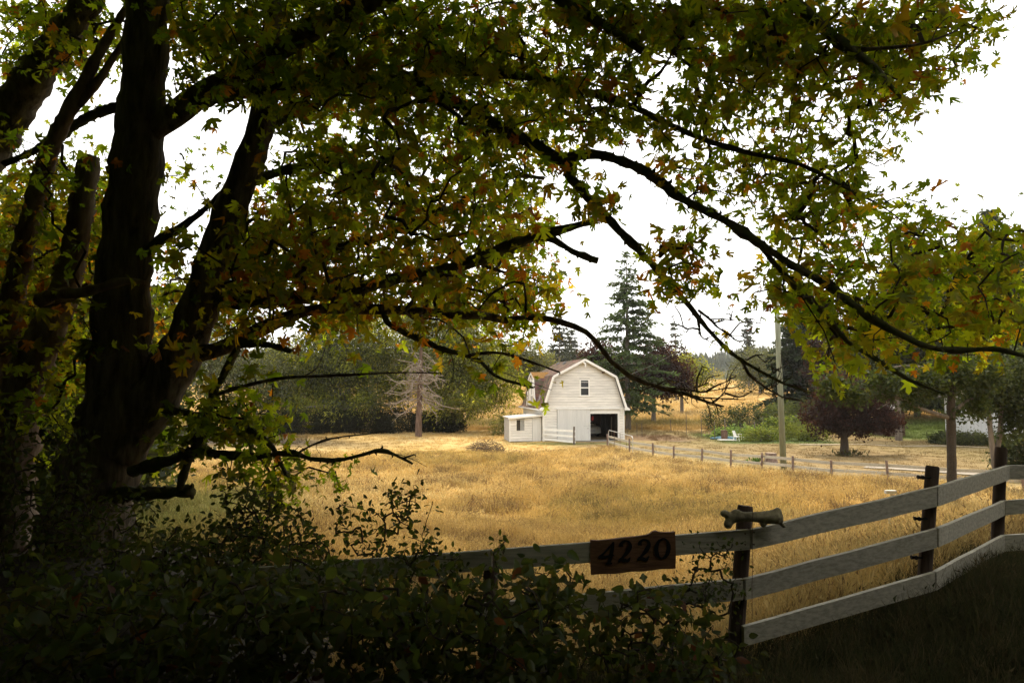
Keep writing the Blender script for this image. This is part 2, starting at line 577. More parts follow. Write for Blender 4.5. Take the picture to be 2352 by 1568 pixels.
xs = np.concatenate([np.arange(-900, -90, 45), np.arange(-90, 90.1, 0.9), np.arange(135, 901, 45)])
ys = np.concatenate([np.arange(-60, 0, 6), np.arange(0, 30, 0.6), np.arange(30, 90, 1.0), np.arange(90, 320, 6), np.arange(320, 1501, 60)])
GXm, GYm = np.meshgrid(xs, ys)
Zm = gz(GXm, GYm)
Vg = np.stack([GXm, GYm, Zm], -1).reshape(-1, 3)
nx, ny = len(xs), len(ys)
ii = np.arange(nx * ny).reshape(ny, nx)
Fg = np.stack([ii[:-1, :-1], ii[:-1, 1:], ii[1:, 1:], ii[1:, :-1]], -1).reshape(-1, 4)
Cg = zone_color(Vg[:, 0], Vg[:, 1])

def attr_mat(name, attr, rough=0.95, s1=3.0, s2=40.0, amt=0.45, bump=0.6):
    m = bpy.data.materials.new(name)
    m.use_nodes = True
    t = m.node_tree
    b = t.nodes['Principled BSDF']
    b.inputs['Roughness'].default_value = rough
    b.inputs['Specular IOR Level'].default_value = 0.1
    a = nd(t, 'ShaderNodeAttribute')
    a.attribute_name = attr
    co = nd(t, 'ShaderNodeTexCoord')
    n1 = nd(t, 'ShaderNodeTexNoise')
    n1.inputs['Scale'].default_value = s1
    n1.inputs['Detail'].default_value = 8
    n1.inputs['Roughness'].default_value = 0.75
    t.links.new(co.outputs['Object'], n1.inputs['Vector'])
    mr = nd(t, 'ShaderNodeMapRange')
    mr.inputs['From Min'].default_value = 0.3
    mr.inputs['From Max'].default_value = 0.7
    mr.inputs['To Min'].default_value = 1 - amt
    mr.inputs['To Max'].default_value = 1 + amt * 0.6
    t.links.new(n1.outputs['Fac'], mr.inputs['Value'])
    mu = nd(t, 'ShaderNodeMixRGB', blend_type='MULTIPLY')
    mu.inputs[0].default_value = 1
    t.links.new(a.outputs['Color'], mu.inputs[1])
    t.links.new(mr.outputs[0], mu.inputs[2])
    t.links.new(mu.outputs[0], b.inputs['Base Color'])
    n2 = nd(t, 'ShaderNodeTexNoise')
    n2.inputs['Scale'].default_value = s2
    n2.inputs['Detail'].default_value = 4
    t.links.new(co.outputs['Object'], n2.inputs['Vector'])
    bu = nd(t, 'ShaderNodeBump')
    bu.inputs['Strength'].default_value = bump
    bu.inputs['Distance'].default_value = 0.05
    t.links.new(n2.outputs['Fac'], bu.inputs['Height'])
    t.links.new(bu.outputs[0], b.inputs['Normal'])
    return m

M_GROUND = attr_mat('ground_grass', 'col', s1=2.4, s2=14)
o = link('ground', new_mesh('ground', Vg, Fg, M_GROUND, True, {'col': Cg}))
tag(o, kind='structure')

# strips laid on the ground
def strip(name, line, width, m):
    P = smooth_line([(x, y, 0) for x, y in line], 0.8)
    T = np.gradient(P[:, :2], axis=0)
    T /= np.linalg.norm(T, axis=1, keepdims=True)
    Nn = np.stack([-T[:, 1], T[:, 0]], 1)
    V = []
    for k in (-1, -.33, .33, 1):
        q = P[:, :2] + Nn * (k * width / 2) * (1 + 0.10 * np.sin(np.arange(len(P)) * 1.1 + k))[:, None]
        V.append(np.column_stack([q, gz(q[:, 0], q[:, 1]) + 0.05]))
    n = len(P)
    V = np.vstack(V)
    F = []
    for r in range(3):
        for i in range(n - 1):
            F.append((r * n + i, r * n + i + 1, (r + 1) * n + i + 1, (r + 1) * n + i))
    return link(name, new_mesh(name, V, F, m, True))

M_GRAVEL = mat('gravel', (0.36, 0.31, 0.24), 0.95, 1.2, 0.3, 0.4, 40)
M_DIRT = mat('dirt_path', (0.40, 0.33, 0.23), 0.95, 1.5, 0.3, 0.3, 30)
tag(strip('driveway', [(21.5, 42), (25, 39.5), (29, 36.2), (36, 32), (60, 24)], 1.5, M_GRAVEL), kind='structure')
tag(strip('path', [(24, 57.5), (30, 56.5), (36, 55), (44, 52), (60, 46)], 0.55, M_DIRT), kind='structure')

# ================================================================ HILLS
def ridge(x, prof):
    return np.interp(x, [p[0] for p in prof], [p[1] for p in prof])

def hill(name, y0, y1, y2, prof, m, seed):
    X = np.arange(-900, 901, 12.0)
    rows = []
    r2 = np.random.default_rng(seed)
    for f in np.linspace(0, 1, 14):
        y = y0 + (y1 - y0) * f
        h = gz(X, np.full_like(X, y)) * (1 - f) + ridge(X, prof) * f ** 0.8 - 0.5
        h = h + f * (2.0 * np.sin(X * 0.045 + f * 4) + 1.2 * np.sin(X * 0.11 + f * 9))
        rows.append(np.column_stack([X, np.full_like(X, y), h]))
    for f in np.linspace(0.2, 1, 5):
        y = y1 + (y2 - y1) * f
        h = ridge(X, prof) * (1 - f) + 4 * f
        rows.append(np.column_stack([X, np.full_like(X, y), h]))
    n = len(X)
    V = np.vstack(rows)
    i2 = np.arange(len(V)).reshape(-1, n)
    F = np.stack([i2[:-1, :-1], i2[:-1, 1:], i2[1:, 1:], i2[1:, :-1]], -1).reshape(-1, 4)
    return tag(link(name, new_mesh(name, V, F, m, True)), kind='structure'), V

M_HILL = mat('forest_floor', (0.045, 0.055, 0.030), 0.95, 0.08, 0.4)
P1 = [(-900, 40), (-420, 38), (-120, 33), (60, 30), (150, 29), (190, 33), (260, 39), (330, 52), (500, 60), (900, 60)]
hill_o, hV = hill('hill', 470, 640, 900, P1, M_HILL, 3)

def cone_forest(name, pts, hts, wid, cols, org=(0, 0, 0)):
    """many small conifers as one mesh: a ragged, tiered cone each"""
    V = []; F = []; C = []
    k = 0
    for p, h, w, c in zip(pts, hts, wid, cols):
        a0 = rng.uniform(0, 6.28)
        tiers = 4
        for t in range(tiers):
            zb = h * (0.08 + 0.22 * t)
            zt = h * min(1.0, 0.45 + 0.2 * t)
            r = w * (1 - t / (tiers + 0.3)) * rng.uniform(.8, 1.2)
            m = 6
            for i in range(m):
                a = a0 + i * 6.283 / m + t
                rr = r * rng.uniform(0.7, 1.15)
                V.append((p[0] + rr * math.cos(a), p[1] + rr * math.sin(a), p[2] + zb + rng.uniform(-.06, .06) * h))
            V.append((p[0], p[1], p[2] + zt))
            for i in range(m):
                F.append((k + i, k + (i + 1) % m, k + m))
            C += [c * rng.uniform(.85, 1.15)] * (m + 1)
            k += m + 1
    me = new_mesh(name, V, np.array(F), M_NEEDLE, False, {'col': np.array(C)})
    return link(name, me)

n = 6500
fx = rng.uniform(-520, 620, n)
ff = rng.uniform(0, 1.0, n) ** 0.8
fyy = 470 + 175 * ff
fz_ = np.array([0.0] * n)
fz_ = gz(fx, fyy) * (1 - ff) + ridge(fx, P1) * ff ** 0.8 - 1.5
hts = rng.uniform(5, 10, n)
cols = pick([(.040, .055, .028), (.055, .065, .030), (.075, .080, .035)], [5, 3, 1], n)
tag(cone_forest('far_forest', np.column_stack([fx, fyy, fz_]), hts, hts * 0.23, cols), kind='stuff')

# ================================================================ BARN
BX, BY = float(at(1342, 1013, 61)[0]), 61.0
BZ = float(gz(BX, BY)) + 0.02
BR = R(10)
barn = thing('barn', (BX, BY, BZ), 'white gambrel barn with brown shingle roof and open garage doorway', 'barn', rz=BR)
BM = Matrix.Translation((BX, BY, BZ)) @ Matrix.Rotation(BR, 4, 'Z')

def half(z):
    return float(np.interp(z, [0, 2.9, 5.72, 7.2], [3.7, 3.7, 2.83, 0.0]))

DEPTH = 9.2
wb = MB()
wb.box(-3.7, 0.56, 0, .12, 0, 2.9).box(3.12, 3.7, 0, .12, 0, 2.9).box(.56, 3.12, 0, .12, 2.42, 2.9)
wb.poly_prism([(-3.7, 2.9), (3.7, 2.9), (2.83, 5.72), (0, 7.18), (-2.83, 5.72)], .0, .12)
wb.box(-3.7, -3.58, .12, DEPTH, 0, 2.9).box(3.58, 3.7, .12, DEPTH, 0, 2.9)
wb.poly_prism([(-3.7, 0), (3.7, 0), (3.7, 2.9), (2.83, 5.72), (0, 7.18), (-2.83, 5.72), (-3.7, 2.9)], DEPTH, DEPTH + .12)
wb.build('wall', M_GREYWALL, barn)
ib = MB()
ib.box(-3.57, -3.53, .14, DEPTH - .02, 0.03, 2.88).box(3.53, 3.57, .14, DEPTH - .02, 0.03, 2.88).box(-3.5, 3.5, DEPTH - .06, DEPTH - .02, .03, 2.88)
ib.box(-3.5, 3.5, .14, DEPTH - .08, 2.78, 2.84)
for y in (1.6, 3.2, 4.8, 6.4, 8.0):
    ib.box(3.40, 3.52, y - .05, y + .05, .03, 2.76)
    ib.box(-3.5, 3.5, y - .04, y + .04, 2.58, 2.76)
ib.build('interior_lining', M_DARK, barn)
MB().box(-3.57, 3.57, -.15, DEPTH - .02, -.1, .02).build('floor_slab', M_CONC, barn)

def plank(xa0, xa1, xb0, xb1, z0, z1, parent, m=M_SIDING, y=0.0, t0=.055, t1=.010):
    b = MB()
    b.hexa([(xa0, y - t0, z0), (xa1, y - t0, z0), (xa1, y - .001, z0), (xa0, y - .001, z0),
            (xb0, y - t1, z1), (xb1, y - t1, z1), (xb1, y - .001, z1), (xb0, y - .001, z1)])
    return b.build('plank', m, parent)

WX0, WX1, WZ0, WZ1 = -.41, .53, 3.95, 5.50
z = 3.0
while z < 7.0:
    z1 = min(z + .216, 7.06)
    a, b_ = half(z) - .03, half(z1) - .03
    if z1 > WZ0 and z < WZ1:
        plank(-a, WX0, -b_, WX0, z, z1, barn)
        plank(WX1, a, WX1, b_, z, z1, barn)
    else:
        plank(-a, a, -b_, max(b_, .02), z, z1, barn)
    z += .235
z = 0.10
while z < 2.70:
    z1 = min(z + .216, 2.86)
    plank(-3.60, -2.50, -3.60, -2.50, z, z1, barn)
    plank(3.29, 3.60, 3.29, 3.60, z, z1, barn)
    if z > 2.6:
        plank(.58, 3.28, .58, 3.28, 2.62, 2.86, barn)
    z += .235
for i in range(11):          # side wall
    z0 = .12 + i * .25
    b = MB()
    b.hexa([(-3.734, .02, z0), (-3.701, .02, z0), (-3.701, DEPTH, z0), (-3.734, DEPTH, z0),
            (-3.712, .02, z0 + .243), (-3.701, .02, z0 + .243), (-3.701, DEPTH, z0 + .243), (-3.712, DEPTH, z0 + .243)])
    b.build('plank', M_SIDING, barn)
tb = MB()
tb.box(-3.70, 3.70, -.045, -.0, 2.865, 2.985)
tb.box(-3.735, -3.61, -.05, .0, 0.02, 2.86).box(3.61, 3.735, -.05, 0, 0.02, 2.86)
tb.box(-3.76, -3.736, -.05, .10, 0.02, 2.86)
tb.build('corner_trim', M_WHITE, barn)
fb = MB()
fb.box(.52, 3.28, -.060, -.002, 2.42, 2.615).box(3.12, 3.285, -.060, -.002, 0.02, 2.417)
fb.build('doorway_trim', M_WHITE, barn)
# sliding door of upright boards
sd = MB().box(-2.46, .55, -.075, -.048, .06, 2.80).build('sliding_door', M_DOORPAINT, barn)
for i in range(16):
    x0 = -2.46 + i * .188
    d = rng.uniform(0, .006)
    MB().box(x0 + .006, x0 + .182, -.108 - d, -.076, .06, 2.80).build('plank', M_DOORPAINT, sd)
MB().box(-.05, .53, -.125, -.117, 1.34, 1.37).box(.26, .36, -.15, -.117, 1.08, 1.20).build('latch', M_GALV, sd)
MB().box(-2.6, 3.3, -.14, -.06, 2.80, 2.86).build('door_track', M_SIDING, barn)
# gable window
wf = MB()
wf.box(WX0, WX0 + .12, -.06, 0, WZ0, WZ1).box(WX1 - .12, WX1, -.06, 0, WZ0, WZ1)
wf.box(WX0 + .12, WX1 - .12, -.06, 0, WZ0, WZ0 + .12).box(WX0 + .12, WX1 - .12, -.06, 0, WZ1 - .12, WZ1)
wf.box(WX0 - .03, WX1 + .03, -.09, -.0605, WZ0 - .02, WZ0 + .05)
win = wf.build('window', M_WHITE, barn)
zm = (WZ0 + WZ1) / 2
MB().box(WX0 + .12, WX1 - .12, -.050, -.002, zm - .05, zm + .05).build('sash', M_WHITE, win)
MB().box(WX0 + .12, WX1 - .12, -.045, -.002, WZ1 - .30, WZ1 - .27).build('blind_rail', M_WHITE, win)
MB().box(WX0 + .12, WX1 - .12, -.02, -.004, WZ0 + .12, zm - .05).build('pane', M_GLASS, win)
MB().box(WX0 + .12, WX1 - .12, -.012, -.004, zm + .05, WZ1 - .12).build('pane', M_GLASS, win)

# roof
def slope(p0, p1, off, th, y0, y1):
    (xa, za), (xb, zb) = p0, p1
    d = np.array([xb - xa, zb - za]); d /= np.linalg.norm(d)
    nn = np.array([-d[1], d[0]])
    if nn[1] < 0: nn = -nn
    A = np.array(p0) + nn * off; B = np.array(p1) + nn * off
    return [tuple(A), tuple(B), tuple(B - nn * th), tuple(A - nn * th)]

LW = [(-3.80, 2.98), (-2.88, 5.78)]
LU = [(-2.88, 5.78), (0.0, 7.30)]
RY0, RY1 = -.42, DEPTH + .35
rb = MB()
for s in (1, -1):
    for seg in (LW, LU, [(-4.10, 2.84), (-3.80, 2.98)]):
        q = [(s * x, z) for x, z in seg]
        rb.poly_prism(slope(q[0], q[1], 0.0, .10, 0, 0), RY0, RY1)
roof = rb.build('roof', M_ROOFFELT, barn)

def shingles(name, segs, y0, y1, mirror=False, w=.28, e=.20, clip=None):
    b = MB()
    for (p0, p1) in segs:
        p0 = np.array(p0); p1 = np.array(p1)
        ln = np.linalg.norm(p1 - p0); d = (p1 - p0) / ln
        nn = np.array([-d[1], d[0]])
        if nn[1] < 0: nn = -nn
        k = 0
        while k * e < ln - .02:
            s0 = k * e - .03; s1 = min(k * e + e + .04, ln)
            y = y0 + rng.uniform(-.2, 0)
            while y < y1:
                ww = w * rng.uniform(.7, 1.3)
                ya, yb = max(y, y0), min(y + ww - .012, y1)
                y += ww
                if yb - ya < .03: continue
                o1 = .022 + rng.uniform(0, .014); o0 = .006
                A = p0 + d * s0; B = p0 + d * s1
                a_t = A + nn * o1; b_t = B + nn * o0; a_b = A + nn * .001; b_b = B + nn * .0005
                b.hexa([(a_b[0], ya, a_b[1]), (a_b[0], yb, a_b[1]), (b_b[0], yb, b_b[1]), (b_b[0], ya, b_b[1]),
                        (a_t[0], ya, a_t[1]), (a_t[0], yb, a_t[1]), (b_t[0], yb, b_t[1]), (b_t[0], ya, b_t[1])])
            k += 1
    return b

sb = shingles('shingles', [LW, LU, [(-4.10, 2.84), (-3.80, 2.98)]], RY0 + .02, RY1 - .02)
so = sb.build('shingles', M_SHINGLE, roof)
so['kind'] = 'stuff'
sb = shingles('shingles', [[(2.88, 5.78), (0, 7.30)], [(3.8, 2.98), (2.88, 5.78)]], RY0 + .02, RY1 - .02, w=.6, e=.3)
so = sb.build('shingles', M_SHINGLE, roof)
so['kind'] = 'stuff'
for s in (-1, 1):
    for (x0, z0), (x1, z1), w in ((LW[0], LW[1], .20), (LU[0], LU[1], .20)):
        MB().beam((s * x0, RY0 - .025, z0 - .10), (s * x1, RY0 - .025, z1 - .10), .045, w, up=(0, 0, 1)).build('fascia', M_WHITE, barn)
    b = MB()
    b.poly_prism([(s * 3.70, 2.72), (s * 4.12, 2.72), (s * 4.12, 2.86), (s * 3.80, 3.05), (s * 3.70, 3.05)][::s], RY0 - .06, RY0 + .25)
    b.box(min(s * 4.02, s * 4.16), max(s * 4.02, s * 4.16), RY0 + .26, RY1, 2.74, 2.84)
    b.build('eave_return', M_WHITE, barn)
MB().box(1.68, 1.84, RY0 + .05, -.03, 6.02, 6.17).build('beam_end', M_BROWNWOOD, barn)
hh = MB()
hh.hexa([(-.22, -.45, 6.95), (.02, -.45, 6.80), (.02, -.05, 6.80), (-.22, -.05, 6.95), (-.12, -.45, 7.04), (.12, -.45, 6.90), (.12, -.05, 6.90), (-.12, -.05, 7.04)])
hh.hexa([(-.03, -.46, 6.55), (.06, -.46, 6.55), (.06, -.38, 6.55), (-.03, -.38, 6.55), (-.03, -.46, 6.86), (.10, -.46, 6.82), (.10, -.38, 6.82), (-.03, -.38, 6.86)])
hh.build('hoist_bracket', M_WHITE, barn)
for y in (4.6, 7.2):
    MB().hexa([(-.75, y - .25, 6.95), (-.45, y - .25, 7.11), (-.45, y + .25, 7.11), (-.75, y + .25, 6.95), (-.72, y - .2, 7.12), (-.5, y - .2, 7.24), (-.5, y + .2, 7.24), (-.72, y + .2, 7.12)]).build('roof_vent', M_ROOFFELT, roof)

# dormer on the side slope
DP = [(2.0, 3.04), (2.78, 5.55), (4.0, 6.12), (5.22, 5.55), (6.0, 3.04)]
def dprism(pts, x0, x1):
    n = len(pts)
    V = [(x0, y, z) for y, z in pts] + [(x1, y, z) for y, z in pts]
    F = [tuple(range(n - 1, -1, -1)), tuple(range(n, 2 * n))] + [(i, (i + 1) % n, (i + 1) % n + n, i + n) for i in range(n)]
    return MB().add(V, F)
dorm = dprism(DP, -3.86, -2.0).build('dormer', M_ROOFFELT, barn)
dprism([(y * .96 + .16, z - .02) for y, z in DP], -3.90, -3.862).build('dormer_face', M_GREYWALL, dorm)
b = MB()
for (ya, za), (yb, zb) in ((DP[1], DP[0]), (DP[2], DP[1]), (DP[2], DP[3])):
    L_ = math.hypot(yb - ya, zb - za); m = int(L_ / .2) + 1
    for k in range(m):
        f0 = k / m; f1 = (k + 1) / m
        q0 = (ya + (yb - ya) * f0, za + (zb - za) * f0); q1 = (ya + (yb - ya) * f1, za + (zb - za) * f1)
        ny_, nz_ = -(zb - za) / L_, (yb - ya) / L_
        if nz_ < 0: ny_, nz_ = -ny_, -nz_
        x = -4.02
        while x < -2.05:
            x2 = min(x + .28 * rng.uniform(.7, 1.3), -2.0)
            t0, t1 = .004, .028 + rng.uniform(0, .012)
            b.hexa([(x, q0[0], q0[1]), (x2 - .01, q0[0], q0[1]), (x2 - .01, q1[0], q1[1]), (x, q1[0], q1[1]),
                    (x, q0[0] + ny_ * t0, q0[1] + nz_ * t0), (x2 - .01, q0[0] + ny_ * t0, q0[1] + nz_ * t0),
                    (x2 - .01, q1[0] + ny_ * t1, q1[1] + nz_ * t1), (x, q1[0] + ny_ * t1, q1[1] + nz_ * t1)])
            x = x2
so = b.build('shingles', M_SHINGLE, dorm)
MB().beam((-3.98, 2.0, 3.08), (-2.86, 2.82, 5.66), .05, .02).beam((-3.86, 1.97, 3.06), (-2.80, 2.70, 5.70), .07, .03).build('flashing', M_GALV, dorm)
rb_ = MB()
for ya_, za_ in ((2.78, 5.55), (5.22, 5.55)):
    rb_.hexa([(-4.03, ya_, za_ + .035), (-2.3, ya_, za_ + .035), (-2.3, 4.0, 6.155), (-4.03, 4.0, 6.155), (-4.03, ya_, za_ + .06), (-2.3, ya_, za_ + .06), (-2.3, 4.0, 6.185), (-4.03, 4.0, 6.185)])
rb_.build('moss', M_MOSSROOF, dorm)
so['kind'] = 'stuff'
for i in range(11):
    z0 = 3.1 + i * .235
    hw = float(np.interp(z0 + .1, [3.04, 5.55], [1.9, 1.12])) - .05
    for (ya, yb) in ((4 - hw, 3.52), (4.48, 4 + hw)):
        MB().hexa([(-3.935, ya, z0), (-3.902, ya, z0), (-3.902, yb, z0), (-3.935, yb, z0), (-3.915, ya, z0 + .228), (-3.902, ya, z0 + .228), (-3.902, yb, z0 + .228), (-3.915, yb, z0 + .228)]).build('plank', M_SIDING, dorm)
dw = MB().box(-3.96, -3.902, 3.52, 3.64, 3.95, 5.45).box(-3.96, -3.902, 4.36, 4.48, 3.95, 5.45).box(-3.96, -3.902, 3.64, 4.36, 3.95, 4.07).box(-3.96, -3.902, 3.64, 4.36, 5.33, 5.45).build('dormer_window', M_WHITE, dorm)
for i, (pa, pb) in enumerate(((DP[0], DP[1]), (DP[1], DP[2]), (DP[2], DP[3]), (DP[3], DP[4]))):
    MB().beam((-4.0, pa[0], pa[1] - .03), (-4.0, pb[0], pb[1] - .03), .07, .14, up=(0, 0, 1)).build('fascia', M_WHITE, dorm)

# what stands in the open doorway
def bw(x, y, z=0.0):
    return BM @ Vector((x, y, z))

# saloon car, rear towards us
car = thing('parked_car', bw(2.05, 4.2, .03), 'white saloon car parked inside the barn, seen from its tail', 'car', rz=BR)
def superloft(secs, n=20):
    """secs: (y, halfwidth, zlow, zhigh, squareness)"""
    V = []; F = []
    for (y, hw, z0, z1, p) in secs:
        for k in range(n):
            a = 2 * math.pi * k / n
            c, s = math.cos(a), math.sin(a)
            V.append((hw * math.copysign(abs(c) ** p, c), y, (z0 + z1) / 2 + (z1 - z0) / 2 * math.copysign(abs(s) ** p, s)))
    for i in range(len(secs) - 1):
        for k in range(n):
            k2 = (k + 1) % n
            F.append((i * n + k, i * n + k2, (i + 1) * n + k2, (i + 1) * n + k))
    F.append(tuple(range(n - 1, -1, -1)))
    F.append(tuple((len(secs) - 1) * n + k for k in range(n)))
    return MB().add(V, F)
superloft([(0, .72, .38, .86, .5), (.06, .82, .30, .98, .45), (.3, .87, .26, 1.03, .4), (1.2, .88, .22, 1.00, .35), (2.6, .88, .22, .96, .35), (3.6, .87, .25, .92, .4), (4.3, .82, .30, .80, .5), (4.5, .70, .38, .70, .5)]).build('body', M_CAR, car, smooth=True)
superloft([(.75, .60, .90, 1.02, .5), (1.25, .66, .90, 1.36, .5), (1.8, .68, .90, 1.43, .45), (2.5, .67, .90, 1.40, .45), (3.2, .64, .88, .98, .5)]).build('cabin', M_CAR, car, smooth=True)
MB().hexa([(-.52, .86, 1.06), (.52, .86, 1.06), (.52, .88, 1.04), (-.52, .88, 1.04), (-.50, 1.18, 1.335), (.50, 1.18, 1.335), (.50, 1.21, 1.31), (-.50, 1.21, 1.31)]).build('rear_window', M_GLASS, car)
for s in (-1, 1):
    MB().hexa([(s * .50, -.01, .74), (s * .80, .10, .74), (s * .80, .16, .74), (s * .50, .06, .74), (s * .46, .0, .90), (s * .80, .12, .88), (s * .80, .18, .88), (s * .46, .07, .90)][::1]).build('tail_light', M_TAIL, car)
MB().box(-.26, .26, -.02, .02, .55, .67).build('number_plate', M_PAPER, car)
superloft([(-.05, .70, .36, .52, .4), (.02, .84, .34, .54, .4), (.2, .885, .34, .54, .35)]).build('bumper', M_CAR, car, smooth=True)
for x in (-.74, .74):
    for y in (.85, 3.55):
        b = MB()
        a = np.linspace(0, 2 * np.pi, 16, endpoint=False)
        b.tube([(x - .10, y, .31), (x + .10, y, .31)], .31, 16)
        wh = b.build('wheel', M_TYRE, car)
        MB().tube([(x - .11, y, .31), (x + .11, y, .31)], .18, 12).build('hub_cap', M_GALV, wh)

o = MB().beam(bw(3.22, 2.2, .05), bw(3.38, 2.5, 2.0), .05, .2, up=(0, 1, 0)).build('leaning_board', M_CUT)
tag(o, 'pale narrow board leaning inside the barn doorway, by the right jamb', 'board')
b = MB()
b.poly_prism([(0, 0), (.16, .02), (.2, .3), (.12, .42), (.02, .40), (-.03, .2)], 0, .08)
o = b.build('hanging_can', M_RED)
o.matrix_world = BM @ Matrix.Translation((1.0, 1.0, 1.75))
tag(o, 'small red can hanging high inside the barn doorway', 'can')
b = MB().box(-.02, .05, 0, 2.6, 0, 2.3)
for z in (.5, 1.1, 1.7):
    b.box(-.06, -.021, .1, 2.5, z, z + .12)
o = b.build('board_partition', M_BROWNWOOD)
o.matrix_world = BM @ Matrix.Translation((3.15, 5.2, .03))
tag(o, 'dark board partition standing right of the car inside the barn', 'partition')

# lean-to shed
shed = thing('lean_to_shed', bw(-5.2, .45, 0), 'small white lean-to shed with flat pale roof against the barn', 'shed', rz=BR)
SX0, SX1, SD = -1.43, 1.44, 2.9
sw = MB()
def ztop(x): return 2.08 + (x - SX0) / (SX1 - SX0) * .22
sw.poly_prism([(SX0, 0), (SX1, 0), (SX1, ztop(SX1)), (SX0, ztop(SX0))], 0, .08)
sw.poly_prism([(SX0, 0), (SX1, 0), (SX1, ztop(SX1)), (SX0, ztop(SX0))], SD - .08, SD)
sw.box(SX0, SX0 + .08, .08, SD - .08, 0, 2.07)
sw.build('wall', M_GREYWALL, shed)
DX0 = .57
for i in range(9):
    z0 = .06 + i * .225
    z1 = z0 + .206
    if z1 > .95 and z0 < 1.94:
        for a, b_ in ((SX0 + .06, -.88), (-.08, DX0)):
            plank(a, b_, a, b_, z0, min(z1, 2.06), shed)
    else:
        plank(SX0 + .06, DX0, SX0 + .06, DX0, z0, min(z1, 2.06), shed)
    MB().hexa([(SX0 - .034, .01, z0), (SX0 - .001, .01, z0), (SX0 - .001, SD, z0), (SX0 - .034, SD, z0), (SX0 - .012, .01, min(z1, 2.06)), (SX0 - .001, .01, min(z1, 2.06)), (SX0 - .001, SD, min(z1, 2.06)), (SX0 - .012, SD, min(z1, 2.06))]).build('plank', M_GREYWALL, shed)  # side boards greyer than the front, painting in their shade
MB().box(SX0 - .05, SX0 + .055, -.05, 0, .02, 2.07).build('corner_trim', M_WHITE, shed)
w = MB().box(-.88, -.83, -.05, 0, .92, 1.96).box(-.13, -.08, -.05, 0, .92, 1.96).box(-.83, -.13, -.05, 0, .92, .97).box(-.83, -.13, -.05, 0, 1.91, 1.96).build('window', M_SIDING, shed)
MB().box(-.83, -.49, -.02, -.003, .97, 1.91).build('pane', M_GLASS, w)
MB().box(-.49, -.46, -.035, -.003, .97, 1.91).build('sash', M_GALV, w)
MB().box(-.46, -.13, -.016, -.003, .97, 1.91).build('pane', M_CURTAIN, w)
MB().box(DX0 + .03, SX1 - .06, -.045, -.002, .03, 2.13).build('door', M_DOORPAINT, shed)
MB().hexa([(SX0 - .15, -.25, 2.06), (SX1 + .02, -.25, 2.29), (SX1 + .02, SD + .15, 2.29), (SX0 - .15, SD + .15, 2.06), (SX0 - .15, -.25, 2.13), (SX1 + .02, -.25, 2.36), (SX1 + .02, SD + .15, 2.36), (SX0 - .15, SD + .15, 2.13)]).build('roof', M_METALROOF, shed)
MB().hexa([(SX0 - .17, -.275, 1.98), (SX1 + .02, -.275, 2.21), (SX1 + .02, -.252, 2.21), (SX0 - .17, -.252, 1.98), (SX0 - .17, -.275, 2.12), (SX1 + .02, -.275, 2.35), (SX1 + .02, -.252, 2.35), (SX0 - .17, -.252, 2.12)]).build('fascia', M_WHITE, shed)

# three white rails in front of the barn
pe = at(1318.7, 1021, 57.3); pe[2] = float(gz(pe[0], pe[1]))
c0 = np.array(bw(-3.75, -.12, 0))
yf = thing('rail_fence', (pe[0], pe[1], pe[2]), 'short white three-rail fence in front of the barn sliding door', 'fence')
og = np.array([pe[0], pe[1], pe[2]])
MB().tube([pe + [0, .1, -.3], pe + [0.0, .1, .8], pe + [.02, .1, 1.5]], [.085, .08, .075], 8).build('post', M_FARBARK, yf, og)
for h0, h1 in ((1.08, 1.12), (.68, .66), (.25, .22)):
    MB().beam(c0 + [0, 0, h0], pe + [.1, .03, h1], .04, .16).build('rail', M_WHITE, yf, og)
# ================================================================ FAR RAIL FENCE, GATE, POLE
fence = thing('rail_fence', (10.4, 44.5, float(gz(10.4, 44.5))), 'long low white two-rail fence running from the barn to the pole', 'fence')
og = np.array(fence.location)
FX = [7.6, 8.5, 9.6, 10.5, 11.8, 13.0, 14.3, 15.5, 17.0, 19.2, 21.6, 24.0]
FY = [54.7, 49.8, 46.9, 44.8, 42.9, 41.0, 39.5, 38.1, 36.7, 35.2, 33.8, 32.4]
fp = [np.array([x, y, float(gz(x, y))]) for x, y in zip(FX, FY)]
for i, p in enumerate(fp):
    h = 1.02 + rng.uniform(-.05, .10)
    tl = rng.normal(0, .03, 2)
    MB().tube([p + [0, 0, -.3], p + [tl[0], tl[1], h]], .062 if i else .085, 7).build('post', M_STUMP, fence, og)
for i in range(len(fp) - 1):
    a, b_ = fp[i], fp[i + 1]
    t = (b_ - a) / np.linalg.norm(b_ - a)
    off = np.array([-t[1], t[0], 0]) * .085
    for h in (.84, .45):
        j = rng.normal(0, .012, 2)
        MB().beam(a + off + [0, 0, h + j[0]], b_ + off + [0, 0, h + j[1]], .035, .15).build('rail', M_RAIL, fence, og)

g0 = fp[0] + np.array([.05, -.25, 0])
g1 = g0 + np.array([1.05, -4.9, 0]); g1[2] = float(gz(g1[0], g1[1]))
gate = thing('tube_gate', g0, 'bent grey tube gate panel at the barn end of the white fence', 'gate')
pts = [g0 + [0, 0, .15], g0 + [0, 0, 1.25], g0 + [.03, -.1, 1.36], g1 + [-.05, .15, 1.28], g1 + [0, 0, 1.16], g1 + [0, 0, .1]]
MB().tube(pts, .028, 7).build('frame', M_GALV, gate, g0)
for f in (.25, .5, .75):
    q = g0 + (g1 - g0) * f
    MB().tube([q + [0, 0, .1], q + [0, 0, 1.31]], .018, 6).build('bar', M_RUST, gate, g0)

